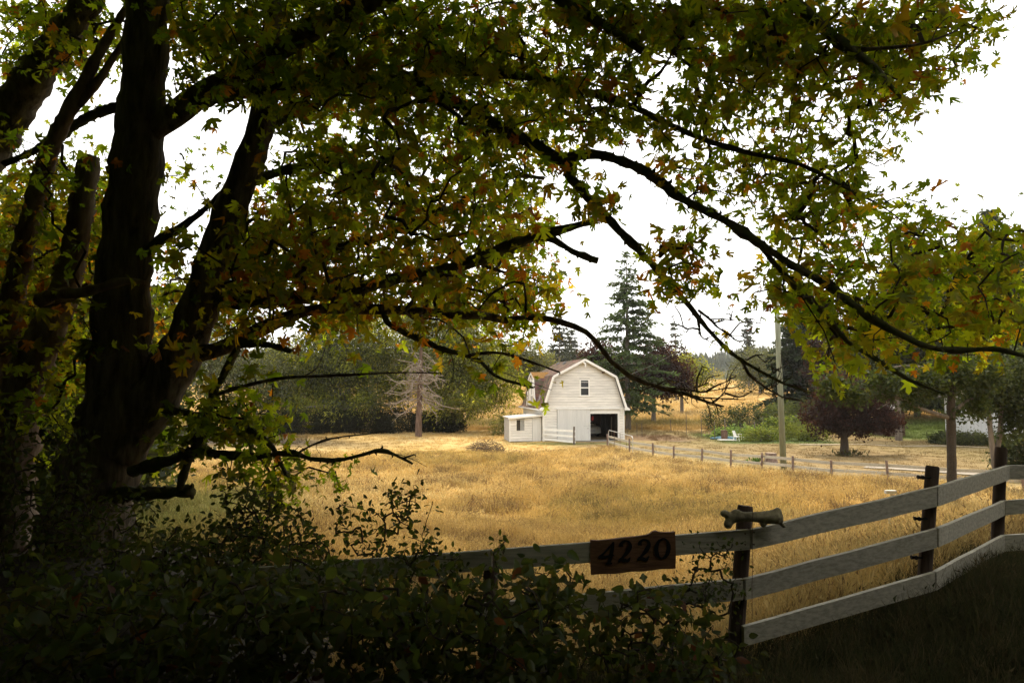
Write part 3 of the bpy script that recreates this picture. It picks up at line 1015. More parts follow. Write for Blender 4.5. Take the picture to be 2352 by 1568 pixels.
pole_base = np.array([at(1800, 1072, 40.5)[0], 40.5, 0.0]); pole_base[2] = float(gz(pole_base[0], 40.5))
ptop = at(1781, 640, 40.6)
pole = thing('utility_pole', pole_base, 'tall greenish wooden utility pole rising behind the white fence', 'pole')
MB().tube([pole_base + [0, 0, -.5], pole_base * .5 + ptop * .5, ptop + [0, 0, .6]], [.185, .16, .14], 14).build('shaft', M_POLE, pole, pole_base, smooth=True)
MB().tube([ptop + [-.2, -.2, .25], ptop + [.2, .2, .25]], .05, 8).build('insulator', M_GALV, pole, pole_base)

def wire(name, a, b, sag, r, label):
    a = np.array(a, float); b = np.array(b, float)
    t = np.linspace(0, 1, 18)[:, None]
    P = a + (b - a) * t
    P[:, 2] -= sag * 4 * (t * (1 - t))[:, 0]
    o = MB().tube(P, r, 4).build(name, M_WIRE)
    return tag(o, label, 'wire')
bg_ = np.array(bw(2.95, -.42, 5.55))
wire('overhead_wire', ptop + [-.1, 0, .1], bg_, .9, .012, 'thin service wire from the pole down to the barn gable')
wire('overhead_wire', ptop + [-.1, 0, .3], (-9.0, 66, 15.2), .5, .011, 'upper thin wire crossing the white sky left of the pole')
wire('overhead_wire', ptop + [-.1, 0, .0], (-9.0, 66.4, 14.8), .6, .011, 'lower thin wire crossing the white sky left of the pole')

# stump by the pole
sp = np.array([at(1770, 1052, 44)[0], 44.0, 0.0]); sp[2] = float(gz(sp[0], 44))
st = thing('tree_stump', sp, 'pinkish tree stump left standing on the mown lawn', 'stump')
MB().tube([sp + [0, 0, -.1], sp + [0, 0, .12], sp + [.02, 0, .40], sp + [.03, 0, .62]], [.42, .37, .34, .35], 14, jit=.06).build('bark', M_STUMP, st, sp)
MB().tube([sp + [.03, 0, .60], sp + [.03, 0, .632]], [.31, .30], 14).build('cut_face', M_CUT, st, sp)
b = MB()
wp = sp + np.array([-.9, .1, 0])
wd = thing('weed_tuft', wp, 'small green weed tuft at the left foot of the stump', 'plant')
nL = 70
leaves('leaves', T_NARROW, wp + rng.normal(size=(nL, 3)) * [.16, .16, .05] + [0, 0, .08], frames(nL, (0, -.3, .6), .6, (0, 0, 1.2), .5), rng.uniform(.18, .4, nL), pick([(.06, .11, .02)], [1], nL), M_SHRUB, wd, wp)

# brush heap left of the barn
hp = np.array([at(1115, 1036, 51.5)[0], 51.5, 0.0]); hp[2] = float(gz(hp[0], 51.5))
b = MB()
for i in range(420):
    a = rng.uniform(0, 6.283); rr = 1.45 * math.sqrt(rng.uniform(0, 1)); 
    zt = 0.95 * (1 - (rr / 1.6) ** 2) * rng.uniform(.1, 1.0)
    c = np.array([hp[0] + rr * math.cos(a), hp[1] + rr * math.sin(a) * .8, hp[2] + zt])
    d = rng.normal(size=3); d[2] = abs(d[2]) * .6 + .1; d /= np.linalg.norm(d)
    l = rng.uniform(.3, .75)
    b.tube([c - d * l * .4, c + rng.normal(size=3) * .04, c + d * l * .6], [.014, .011, .005], 3, cap=False)
o = b.build('brush_heap', M_BRUSH)
tag(o, 'low heap of brown cut brush lying in the field', 'brush heap')

# standpipe in the near field
q = np.array([at(2038, 1300, 13.0)[0], 13.0, 0]); q[2] = float(gz(q[0], 13.0))
tq = at(2048, 1133, 13.1)
sp_ = thing('standpipe', q, 'thin white standpipe post in dry grass behind the near fence', 'pipe')
MB().tube([q + [0, 0, -.1], tq], .022, 8).build('pipe', M_WHITE, sp_, q)
MB().box(tq[0] - .12, tq[0] + .08, tq[1] - .04, tq[1] + .04, tq[2], tq[2] + .06).build('cap', M_WHITE, sp_, q)

# ================================================================ GARDEN
gx0 = lambda px, Y: float(at(px, 900, Y)[0])
gposts = [(1640, 62), (1664, 62), (1733, 61), (1752, 66), (1790, 67), (1872, 61), (1930, 63), (1610, 66), (1575, 68), (1540, 72), (1440, 70), (1462, 66), (1474, 66)]
GP_LAB = ['thin post just left of the rusty barrel at the garden edge', 'stouter weathered post just right of the rusty barrel', 'stouter weathered post before the bean row in the garden', 'thin post behind the bean row in the garden', 'thin garden post close beside the utility pole',
 'stouter post among the yellow-green plants right of the utility pole', 'thin post close beside the plum tree trunk', 'thin post left of the blue tarpaulin', 'thin post in the dry grass well left of the blue tarpaulin', 'farthest left of the thin posts before the garden, in golden grass',
 'thin short post just right of the barn corner', 'left one of two close posts in the dry grass right of the barn', 'right one of two close posts in the dry grass right of the barn']
for i, (px, Y) in enumerate(gposts):
    x = gx0(px, Y); zz = float(gz(x, Y)); h = rng.uniform(1.5, 2.2) if px > 1560 else rng.uniform(1.0, 1.5)
    o = MB().tube([(0, 0, -.2), (rng.normal(0, .04), 0, h)], .05 if i in (1, 2, 5) else .03, 6).build('fence_post', M_FARBARK, loc=(x, Y, zz))
    tag(o, GP_LAB[i], 'post', 'thin posts round the garden and field')
tx, ty = gx0(1640, 62.5), 62.5; tz = float(gz(tx, ty))
b = MB()
tt = np.linspace(0, 1, 9)
V = []
for i, u in enumerate(tt):
    for j, v in enumerate(np.linspace(0, 1, 6)):
        V.append((tx - .2 + 2.2 * u, ty + .9 * v, tz + .06 + .16 * math.sin(u * 3.1) * math.sin(v * 3.1) + rng.uniform(0, .1)))
V2 = [(x, y, max(z - .14, tz)) for x, y, z in V]
F = []
for i in range(8):
    for j in range(5):
        a = i * 6 + j
        F.append((a, a + 6, a + 7, a + 1))
        F.append((a + 54, a + 55, a + 61, a + 60))
for i in range(8):
    F.append((i * 6, i * 6 + 54, i * 6 + 60, i * 6 + 6))
    F.append((i * 6 + 5, i * 6 + 11, i * 6 + 65, i * 6 + 59))
b.add(V + V2, F)
tag(b.build('tarpaulin', M_BLUE), 'crumpled blue tarpaulin lying at the edge of the garden', 'tarp')
x, Y = gx0(1660, 62), 61.8
bar = thing('rusty_barrel', (x, Y, float(gz(x, Y))), 'rusty brown barrel standing by the blue tarpaulin', 'barrel')
og = np.array(bar.location)
MB().tube([og + [0, 0, 0], og + [0, 0, .3], og + [0, 0, .31], og + [0, 0, .6], og + [0, 0, .61], og + [0, 0, .88]], [.28, .28, .295, .295, .28, .28], 14).build('drum', M_RUST, bar, og)
MB().tube([og + [0, 0, .86], og + [0, 0, .9]], .295, 14).build('rim', M_RUST, bar, og)
# white garden chair lying among the vegetables
x, Y = gx0(1692, 61), 61.0
ch = thing('garden_chair', (x, Y, float(gz(x, Y))), 'white plastic garden chair among the vegetables', 'chair', rz=.8)
for (nm, bx) in (('seat', (-.25, .25, -.25, .25, .40, .44)),):
    MB().box(*bx).build(nm, M_WHITE, ch)
MB().hexa([(-.25, .21, .44), (.25, .21, .44), (.25, .25, .44), (-.25, .25, .44), (-.23, .36, .92), (.23, .36, .92), (.23, .40, .92), (-.23, .40, .92)]).build('backrest', M_WHITE, ch)
for sx in (-1, 1):
    for sy in (-1, 1):
        MB().beam((sx * .22, sy * .22, .40), (sx * .27, sy * .28, 0), .04, .04, up=(1, 0, .3)).build('leg', M_WHITE, ch)
    MB().box(sx * .27 - .03, sx * .27 + .03, -.25, .25, .62, .65).box(sx * .27 - .02, sx * .27 + .02, -.24, -.20, .44, .62).build('armrest', M_WHITE, ch)
for (px, py, Y, l, w_, lab) in ((1668, 1005, 61.0, 1.7, .5, 'pale flat board lying at the front of the garden near the chair'), (1700, 1000, 64, 2.6, .4, 'pale board lying across the garden behind the chair'), (1560, 1012, 60.0, 1.9, .12, 'thin straw coloured pole lying on the lawn right of the barn')):
    x = gx0(px, Y); zz = float(gz(x, Y))
    o = MB().box(-l / 2, l / 2, -w_ / 2, w_ / 2, 0, .06).build('loose_board', M_CUT if w_ < .2 else M_WHITE, loc=(x, Y, zz + .06))
    o.rotation_euler = (0, .03, rng.uniform(-.3, .3))
    tag(o, lab, 'board')
# slatted woodshed beyond the plum tree
x, Y = gx0(2052, 66), 66.0
ws = thing('wood_shed', (x, Y, float(gz(x, Y))), 'brown slatted wood shed half hidden behind the purple tree', 'shed')
MB().box(-1.0, 1.0, .05, 2.0, 0, 2.5).build('wall', M_DARK, ws)
for i in range(13):
    MB().box(-1.0, 1.0, -.01 - rng.uniform(0, .015), .045, .05 + i * .19, .05 + i * .19 + .165).build('slat', M_BROWNWOOD, ws)
MB().hexa([(-1.25, -.3, 2.5), (1.25, -.3, 2.5), (1.25, 2.3, 2.9), (-1.25, 2.3, 2.9), (-1.25, -.3, 2.58), (1.25, -.3, 2.58), (1.25, 2.3, 2.98), (-1.25, 2.3, 2.98)]).build('roof', M_ROOFFELT, ws)

# house at the right edge
HX, HY = gx0(2168, 63), 63.0
HZ = float(gz(HX, HY))
house = thing('house', (HX, HY, HZ), 'pale blue-white boarded house behind the fruit trees', 'house', rz=R(-33))
MB().box(0, 11, .05, 8, 0, 3.6).poly_prism([(0, 3.6), (11, 3.6), (11, 3.9), (5.5, 6.0), (0, 3.9)], .05, 8).build('wall', M_GREYWALL, house)
for i in range(40):
    x0 = i * .275
    if x0 + .27 > 11: break
    MB().box(x0 + .004, x0 + .268, -.02 - rng.uniform(0, .008), .048, .75, 2.55).build('plank', M_HOUSE, house)
for i in range(3):
    MB().box(-.02, 11.02, -.035, .048, .05 + i * .235, .05 + i * .235 + .22).build('plank', M_HOUSE, house)
for i in range(6):
    z0 = 2.62 + i * .19
    segs = [(0, 1.2), (2.2, 5.0), (6.4, 11)] if i > 0 else [(0, 11)]
    for a, b_ in segs:
        MB().hexa([(a, -.03, z0), (b_, -.03, z0), (b_, .048, z0), (a, .048, z0), (a, -.005, z0 + .185), (b_, -.005, z0 + .185), (b_, .048, z0 + .185), (a, .048, z0 + .185)]).build('plank', M_HOUSE, house)
for x0, x1 in ((1.2, 2.2), (5.0, 6.4)):
    w = MB().box(x0, x0 + .09, -.05, .04, 2.82, 3.76).box(x1 - .09, x1, -.05, .04, 2.82, 3.76).box(x0 + .09, x1 - .09, -.05, .04, 2.82, 2.91).box(x0 + .09, x1 - .09, -.05, .04, 3.67, 3.76).box((x0 + x1) / 2 - .03, (x0 + x1) / 2 + .03, -.045, .04, 2.91, 3.67).build('window', M_WHITE, house)
    MB().box(x0 + .09, x1 - .09, .0, .03, 2.91, 3.67).build('pane', M_GLASS, w)
rb = MB()
for s in (0, 1):
    xa, xb = (-.5, 5.5) if s == 0 else (11.5, 5.5)
    rb.hexa([(xa, -.5, 3.72), (xb, -.5, 6.1), (xb, 8.5, 6.1), (xa, 8.5, 3.72), (xa, -.5, 3.88), (xb, -.5, 6.26), (xb, 8.5, 6.26), (xa, 8.5, 3.88)])
rb.build('roof', M_ROOFFELT, house)

# ================================================================ NEAR FENCE
def post3(pt, pb, Yt, Yb, r, name='post'):
    a = at(*pt, Yt); b_ = at(*pb, Yb)
    g = float(gz(b_[0], b_[1]))
    d = a - b_
    b2 = b_ - d / d[2] * max(b_[2] - (g - .3), 0)
    return a, b2

near = thing('board_fence', (1.95, 5.8, float(gz(1.95, 5.8))), 'weathered white board fence climbing along the near verge', 'fence')
og = np.array(near.location)
PD = {0: 5.75, 1: 5.8, 2: 6.5, 3: 7.95, 4: 8.6}
posts = [((1128, 1270), (1122, 1520), 5.82, 5.8, .062), ((1712, 1161), (1688, 1500), 5.86, 5.8, .0635), ((2142, 1070), (2119, 1385), 6.58, 6.5, .060), ((2299, 1027), (2290, 1260), 8.03, 7.95, .064), ((2600, 1040), (2596, 1260), 8.4, 8.35, .062)]
P_OBJ = []
for pt, pb, Yt, Yb, r in posts:
    a, b2 = post3(pt, pb, Yt, Yb, r)
    m = [b2 + (a - b2) * f for f in (0, .35, .7, .985, 1.0)]
    po = MB().tube(m, [r * 1.06, r * 1.02, r, r * .99, r * .93], 16, jit=.012).build('post', M_POST, near, og)
    P_OBJ.append((po, a, b2))
def rail(seg, name='rail'):
    (xa, ta, ba, Ya), (xb, tb_, bb, Yb) = seg
    A0, A1 = at(xa, ba, Ya - .085), at(xa, ta, Ya - .085)
    B0, B1 = at(xb, bb, Yb - .085), at(xb, tb_, Yb - .085)
    d = B0 - A0; d[2] = 0; d /= np.linalg.norm(d)
    n_ = np.array([-d[1], d[0], 0])
    if n_[1] < 0: n_ = -n_
    A1[1] = A0[1]; B1[1] = B0[1]
    nn = 6
    V = []
    for i in range(nn + 1):
        f = i / nn
        lo = A0 + (B0 - A0) * f; hi = A1 + (B1 - A1) * f
        w = rng.normal(0, .0025, 3)
        if 0 < i < nn:
            lo = lo + w * [0, 1, 1]; hi = hi + w * [0, 1, 1]
        V += [lo - n_ * .019, lo + n_ * .019, hi + n_ * .019, hi - n_ * .019]
    F = []
    for i in range(nn):
        for k in range(4):
            F.append((i * 4 + k, i * 4 + (k + 1) % 4, i * 4 + 4 + (k + 1) % 4, i * 4 + 4 + k))
    F += [(3, 2, 1, 0), (nn * 4, nn * 4 + 1, nn * 4 + 2, nn * 4 + 3)]
    return MB().add(V, F).build('rail', M_RAIL, near, og)
rail(((560, 1305, 1353, 6.0), (1130, 1261, 1307, 5.75)))
rail(((1134, 1261, 1307, 5.75), (1720, 1215, 1260.5, 5.8)))
rail(((1724, 1215, 1260, 5.8), (2148, 1117, 1162, 6.5)))
rail(((2150, 1117, 1162, 6.5), (2315, 1068, 1100, 7.95)))
rail(((2317, 1068, 1100, 7.95), (2600, 1070, 1101, 8.35)))
rail(((560, 1420, 1466, 6.0), (1126, 1383, 1427, 5.75)))
rail(((1130, 1383, 1427, 5.75), (1705, 1328, 1376, 5.8)))
rail(((1709, 1328, 1376, 5.8), (2148, 1213, 1256, 6.5)))
rail(((2151, 1212, 1255, 6.5), (2304, 1149, 1182, 7.95)))
rail(((2306, 1149, 1182, 7.95), (2600, 1120, 1150, 8.35)))
rail(((1706, 1437, 1482, 5.8), (2143, 1313, 1355, 6.5)))
rail(((2146, 1312, 1354, 6.5), (2304, 1228, 1265, 7.95)))
rail(((2306, 1228, 1265, 7.95), (2600, 1212, 1246, 8.35)))
# nails in the rails
nb = MB()
for (px, py, Y) in ((1712, 1225, 5.8), (1712, 1250, 5.8), (1732, 1222, 5.8), (1732, 1250, 5.8), (2140, 1130, 6.5), (2140, 1150, 6.5), (1700, 1340, 5.8), (1698, 1365, 5.8), (2142, 1228, 6.5), (2143, 1243, 6.5)):
    p = at(px, py, Y - .112)
    nb.tube([p + [0, .012, 0], p + [0, -.004, 0]], .006, 7)
nb.build('nail', M_RUST, near, og)
# wire insulators on the second post
for (px, py, Y) in ((2126, 1096, 6.52), (2118, 1191, 6.51), (2111, 1280, 6.50)):
    p = at(px, py, Y)
    b = MB()
    b.tube([p + [.05, 0, 0], p + [-.03, 0, 0]], .010, 8)
    b.tube([p + [-.035, 0, 0], p + [-.020, 0, 0]], .020, 10)
    b.tube([p + [-.065, 0, .004], p + [-.035, 0, 0]], [.016, .012], 10)
    b.tube([p + [-.075, 0, .004], p + [-.064, 0, .004]], .019, 10)
    b.build('insulator', M_BLACK, P_OBJ[2][0], og)

# number board on the top rail
Ys = 5.655
cn_ = [at(1350, 1331, Ys), at(1547, 1331, Ys - .005), at(1551, 1227, Ys - .005), at(1356, 1240, Ys)]
O = cn_[3]
ux = (cn_[2] - cn_[3]); Wd = np.linalg.norm(ux); ux /= Wd
uz = np.array([0, 0, 1.0]); uz = uz - ux * np.dot(uz, ux); uz /= np.linalg.norm(uz)
un = np.cross(uz, ux)          # towards the field (+y)
sign = thing('number_board', O, 'rough brown house number board fixed to the top rail', 'sign')
out = [(0, 0), (.10, -.012), (.25, -.006), (.42, .002), (.55, .006), (.64, .012), (.70, .022), (.74, .05), (.78, .056), (.82, .036), (.88, .030), (.95, .028), (1.0, .032),
       (.995, -.12), (.985, -.27), (.97, -.385), (.80, -.378), (.62, -.392), (.45, -.385), (.25, -.398), (.10, -.388), (-.02, -.392), (-.018, -.25), (-.008, -.1)]
out = [(a * Wd, b * Wd * 1.02) for a, b in out]
n = len(out)
def S3(a, b, d): return ux * a + uz * b + un * d
cen = (.5 * Wd, -.18 * Wd)
V = [S3(a, b, 0) for a, b in out] + [S3(a, b, .035) for a, b in out] + [S3(*cen, 0), S3(*cen, .035)]
F = [(2 * n, (i + 1) % n, i) for i in range(n)] + [(2 * n + 1, n + i, n + (i + 1) % n) for i in range(n)] + [(i, (i + 1) % n, (i + 1) % n + n, i + n) for i in range(n)]
MB().add(V, F).build('board', M_SIGN, sign)
def ribbon(pts, wid, d0=-.006, d1=-.0005):
    """flat calligraphic stroke on the board: pts (x,z) in board widths, wid stroke widths"""
    P = smooth_line([(x, z, 0) for x, z in pts], .006)
    t = np.linspace(0, 1, len(P)); w = np.interp(t, np.linspace(0, 1, len(wid)), wid)
    T = np.gradient(P[:, :2], axis=0); T /= np.maximum(np.linalg.norm(T, axis=1, keepdims=True), 1e-9)
    N_ = np.stack([-T[:, 1], T[:, 0]], 1)
    A = P[:, :2] + N_ * w[:, None] / 2; B = P[:, :2] - N_ * w[:, None] / 2
    m = len(P)
    V = [S3(a * Wd, b * Wd, d0) for a, b in A] + [S3(a * Wd, b * Wd, d0) for a, b in B] + [S3(a * Wd, b * Wd, d1) for a, b in A] + [S3(a * Wd, b * Wd, d1) for a, b in B]
    F = []
    for i in range(m - 1):
        F += [(i, i + 1, m + i + 1, m + i), (2 * m + i, 3 * m + i, 3 * m + i + 1, 2 * m + i + 1), (i, 2 * m + i, 2 * m + i + 1, i + 1), (m + i, m + i + 1, 3 * m + i + 1, 3 * m + i)]
    return V, F
def digit(name, strokes, dx):
    b = MB()
    k = 0
    for pts, wid in strokes:
        V, F = ribbon([(x + dx, z) for x, z in pts], wid, -.006 - .0012 * k, -.0005)
        k += 1
        b.add(V, F)
    return b.build(name, M_BLACK, sign)
four = [([(.255, -.035), (.20, -.09), (.13, -.155), (.065, -.205)], [.012, .022, .022, .03]),
        ([(.06, -.205), (.12, -.20), (.19, -.195), (.245, -.19)], [.03, .026, .022, .012]),
        ([(.245, -.04), (.225, -.12), (.20, -.21), (.175, -.275)], [.03, .045, .045, .04]),
        ([(.14, -.278), (.215, -.278)], [.018, .018])]
two = [([(.00, -.095), (.005, -.06), (.045, -.035), (.09, -.045), (.108, -.085), (.09, -.13), (.045, -.185), (-.01, -.235), (-.045, -.265)], [.05, .03, .022, .034, .05, .05, .034, .022, .014]),
       ([(-.045, -.265), (-.01, -.238), (.03, -.255), (.065, -.262), (.095, -.225)], [.016, .034, .042, .034, .012])]
zero = [([(.075, -.035), (.02, -.07), (-.012, -.15), (.005, -.235), (.05, -.262), (.105, -.225), (.135, -.14), (.12, -.06), (.075, -.035), (.05, -.048)], [.018, .034, .05, .046, .018, .034, .05, .046, .020, .018])]
digit('numeral', four, .02)
digit('numeral', two, .355)
digit('numeral', two, .575)
digit('numeral', zero, .775)

# old bone fixed across the post
bc = at(1735, 1188, 5.66)
bone = thing('old_bone', bc, 'large old knobbly bone fixed across the fence post top', 'bone')
def lump(c, r, n=10):
    V = []; F = []
    c = np.array(c); r = np.array(r)
    for i in range(n + 1):
        th = math.pi * i / n
        for k in range(12):
            ph = 2 * math.pi * k / 12
            V.append(c + r * np.array([math.sin(th) * math.cos(ph), math.sin(th) * math.sin(ph), math.cos(th)]))
    for i in range(n):
        for k in range(12):
            F.append((i * 12 + k, i * 12 + (k + 1) % 12, (i + 1) * 12 + (k + 1) % 12, (i + 1) * 12 + k))
    return V, F
b = MB()
s_ = 1 / 1568 * 5.66
def bp(px, py, d=0.0): return np.array([(px - 1735) * s_, d, -(py - 1188) * s_])
b.tube([bp(1684, 1187), bp(1700, 1186), bp(1722, 1186), bp(1745, 1187), bp(1765, 1187), bp(1785, 1186)], [.046, .042, .040, .045, .054, .064], 12)
for (px, py, rx, rz_, d) in ((1666, 1179, .040, .030, 0), (1672, 1202, .036, .040, -.01), (1693, 1178, .046, .030, .01), (1681, 1190, .05, .045, 0), (1786, 1174, .030, .032, 0), (1791, 1190, .030, .052, .01), (1797, 1206, .020, .016, -.01), (1752, 1202, .026, .030, 0)):
    b.add(*lump(bp(px, py, d), (rx, .042, rz_)))
bo = b.build('bone', M_BONE, bone, smooth=True)
rm = bo.modifiers.new('remesh', 'REMESH')
rm.mode = 'VOXEL'
rm.voxel_size = 0.010
rm.use_smooth_shade = True
sm_ = bo.modifiers.new('smooth', 'SMOOTH')
sm_.iterations = 6
# wire holding the bone, and a loose wire hanging on the fence
p0 = at(1733, 1170, 5.70); 
o = MB().tube([at(1729, 1175, 5.60), at(1728, 1230, 5.655), at(1729, 1300, 5.66), at(1727, 1345, 5.66), at(1728, 1420, 5.7)], .0022, 5).build('loose_wire', M_RUST)
tag(o, 'thin dark wire hanging from the bone down across the rails', 'wire')

# ================================================================ TREES: generic builders
DENSE = 1.9
def crown_points(blobs, nclump, per, spread):
    """leaf-clump positions spread through the crown volume; blobs (x,y,z,rx,ry,rz)"""
    bl = np.array(blobs, float)
    vol = bl[:, 3] * bl[:, 4] * bl[:, 5]
    pr = (bl[:, 3] * bl[:, 4] + bl[:, 4] * bl[:, 5] + bl[:, 3] * bl[:, 5]); pr /= pr.sum()
    bi = rng.choice(len(bl), nclump, p=pr)
    d = rng.normal(size=(nclump, 3)); d /= np.linalg.norm(d, axis=1, keepdims=True)
    rr = rng.uniform(.25, 1.0, nclump) ** .45 * rng.uniform(.85, 1.12, nclump)
    C = bl[bi, :3] + d * rr[:, None] * bl[bi, 3:]
    ci = np.repeat(np.arange(nclump), per)
    P = C[ci] + rng.normal(size=(nclump * per, 3)) * spread
    out = np.repeat(d, per, axis=0)
    return C, P, ci, out

def broadleaf(name, label, base, blobs, pal, wts, size=(.2, .42), nclump=500, per=14, spread=.3, trunk=None, limbs=7, group=None, cat='tree', T=T_CLUMP, m=M_LEAF2, droop=0.0, barkm=M_FARBARK, tr=.25):
    base = np.array(base, float)
    per = int(per * DENSE)
    t = thing(name, base, label, cat, group)
    C, P, ci, outd = crown_points(blobs, nclump, per, spread)
    keep = P[:, 2] > base[2] + .05
    P, ci, outd = P[keep], ci[keep], outd[keep]
    cc = pick(pal, wts, nclump)[ci] * rng.uniform(.8, 1.2, (len(P), 1))
    fr = frames(len(P), (0, 0, .6), .8, outd * .6 + np.array([0, 0, -droop]), .6)
    leaves('crown', T, P, fr, rng.uniform(*size, len(P)), cc, m, t, base)
    b = MB()
    bl = np.array(blobs, float)
    tops = bl[:, :3]
    th = trunk if trunk is not None else base + np.array([0, 0, max(1.0, (tops[:, 2].mean() - base[2]) * .5)])
    th = np.array(th, float)
    b.tube(smooth_line([base - [0, 0, .3], base * .55 + th * .45 + [tr * .2, 0, 0], th], .5), np.linspace(tr * 1.25, tr * .8, len(smooth_line([base - [0, 0, .3], base * .55 + th * .45 + [tr * .2, 0, 0], th], .5))), 9, jit=.05)
    sel = rng.choice(nclump, min(nclump, limbs * 5), replace=False)
    for i, k in enumerate(tops):
        mid = th * .5 + k * .5 + rng.normal(size=3) * .3
        b.tube(smooth_line([th - [0, 0, .2], mid, k], .6), np.linspace(tr * .7, tr * .18, len(smooth_line([th - [0, 0, .2], mid, k], .6))), 6, cap=False, jit=.05)
    for s in sel:
        c = C[s]
        j = np.argmin(np.linalg.norm(tops - c, axis=1))
        st_ = th * .4 + tops[j] * .6
        mid = (st_ + c) / 2 + rng.normal(size=3) * .25
        b.tube([st_, mid, c], [tr * .25, tr * .14, .012], 4, cap=False)
    b.build('trunk', barkm, t, base)
    return t

def conifer(name, label, base, H, Rb, z0, pal, wts, nb=8, step=.5, droop=.25, group=None, dens=1.0, sz=.45, two=False):
    base = np.array(base, float)
    t = thing(name, base, label, 'tree', group)
    b = MB()
    b.tube([base - [0, 0, .3], base + [0, 0, H * .5], base + [0, 0, H * .99]], [H * .017, H * .010, .02], 8)
    Ps = []; Ds = []; Cs = []
    z = z0
    while z < H * .985:
        f = (z - z0) / (H - z0)
        Lb = Rb * (1 - f) ** .75 * (1.0 if f > .06 else .75)
        for k in range(nb if f < .8 else max(4, nb - 3)):
            a = rng.uniform(0, 6.283)
            l = Lb * rng.uniform(.55, 1.12) + .15
            d = np.array([math.cos(a), math.sin(a), 0])
            p0 = base + [0, 0, z + rng.uniform(-.2, .2)]
            npt = max(2, int(l / .24 * dens))
            tt = np.linspace(.15, 1, npt)
            pts = p0 + d * (l * tt)[:, None] + np.array([0, 0, 1.0]) * ((.12 * tt - droop * tt ** 2) * l * (1.1 - f * 1.0))[:, None]
            if l > .6:
                b.tube(pts[[0, len(pts) // 2, -1]] if len(pts) > 2 else pts, .02, 3, cap=False)
            c = pick(pal, wts, 1)[0]
            for p in pts:
                m = 6
                q = p + rng.normal(size=(m, 3)) * [.16, .16, .07]
                Ps.append(q); Ds.append(np.tile(d * .8 + [0, 0, -.35], (m, 1)) + rng.normal(size=(m, 3)) * .45)
                Cs.append(np.tile(c, (m, 1)) * rng.uniform(.75, 1.25, (m, 1)))
        z += step * rng.uniform(.8, 1.2)
    Ps = np.vstack(Ps); Ds = np.vstack(Ds); Cs = np.vstack(Cs)
    fr = frames(len(Ps), (0, 0, 1), .5, Ds, .1)
    leaves('crown', T_SPRAY, Ps, fr, rng.uniform(.6, 1.25, len(Ps)) * sz * 1.25, Cs, M_NEEDLE, t, base)
    b.build('trunk', M_FARBARK, t, base)
    return t

def gp3(px, Y, dz=0.0):
    x = float(at(px, 900, Y)[0])
    return np.array([x, Y, float(gz(x, Y)) + dz])

def zat(py, px, Y):
    return float(at(px, py, Y)[2])

GREENS = [(.060, .075, .026), (.085, .095, .035), (.045, .060, .022)]
OLIVE = [(.145, .162, .022), (.23, .24, .036), (.060, .072, .012)]
PURPLE = [(.026, .0105, .010), (.038, .016, .013), (.018, .009, .0085)]
FIR = [(.038, .055, .026), (.055, .072, .032), (.030, .043, .022)]
FIRL = [(.070, .102, .034), (.090, .122, .040), (.050, .074, .026)]

DARKG = [(.034, .044, .014), (.050, .062, .019), (.024, .031, .011)]

def blobset(specs):
    """(px, py, Y, rx, rz) list -> world blobs"""
    out = []
    for px, py, Y, rx, rz in specs:
        p = at(px, py, Y)
        out.append((p[0], p[1], p[2], rx, rx * .9, rz))
    return out

# the fir behind the barn
conifer('fir_tree', 'tall green fir tree with open tiers right behind the barn', gp3(1442, 76), 19.8, 5.8, 2.2, FIRL, [3, 3, 2], nb=8, step=.70, droop=.20, dens=.9, sz=.40)
# purple-leaved trees behind the barn
broadleaf('purple_tree', 'broad dark purple-leaved tree beside the fir behind the barn', gp3(1500, 84), blobset([(1500, 850, 84, 3.2, 3.0), (1540, 835, 84, 2.8, 2.6), (1470, 880, 84, 2.6, 2.4), (1540, 880, 84, 3.0, 2.0), (1510, 810, 84, 2.0, 1.6)]), PURPLE, [3, 2, 2], nclump=420, per=14, spread=.35)
broadleaf('purple_tree', 'purple-leaved tree showing left of the fir over the barn ridge', gp3(1385, 88), blobset([(1380, 820, 88, 2.6, 2.2), (1365, 850, 88, 2.4, 2.4), (1400, 855, 88, 2.4, 2.4)]), PURPLE, [3, 2, 2], nclump=260, per=14, spread=.35)
broadleaf('round_tree', 'olive green bushy tree at the far edge right of the purple tree', gp3(1565, 100), blobset([(1565, 850, 100, 3.5, 3.0), (1590, 865, 100, 2.8, 2.4), (1545, 870, 100, 3.0, 2.6)]), OLIVE, [2, 1, 2], nclump=320, per=14, spread=.4)
broadleaf('round_tree', 'green tree with yellowish top left of the barn ridge', gp3(1212, 112), blobset([(1212, 825, 112, 3.6, 3.4), (1245, 845, 112, 2.8, 2.8), (1185, 840, 112, 3.4, 3.4), (1240, 870, 112, 2.6, 2.0)]), [(.10, .105, .04), (.075, .085, .032)], [1, 1], nclump=420, per=14, spread=.42)
# far thin conifers
conifer('far_conifer', 'thin hazy conifer beyond the barn ridge, left of the fir', gp3(1285, 170), 19, 3.6, 4, [(.05, .06, .035)], [1], nb=6, step=1.0, sz=.8, dens=.55)
conifer('far_conifer', 'smaller hazy conifer just right of its taller neighbour beyond the barn', gp3(1312, 178), 16, 3.4, 3, [(.05, .06, .035)], [1], nb=6, step=1.0, sz=.8, dens=.55)
broadleaf('far_round_tree', 'hazy grey-green trees mass low beyond the barn ridge', gp3(1290, 190), blobset([(1260, 850, 190, 6, 5), (1300, 845, 190, 7, 5), (1340, 850, 190, 6, 5)]), [(.07, .075, .045)], [1], nclump=300, per=12, spread=.7, size=(.4, .8))
conifer('far_conifer', 'slender lone conifer standing far off left of the pole', gp3(1720, 190), 20, 2.6, 3, [(.05, .06, .035)], [1], nb=6, step=1.0, sz=.8, dens=.6)
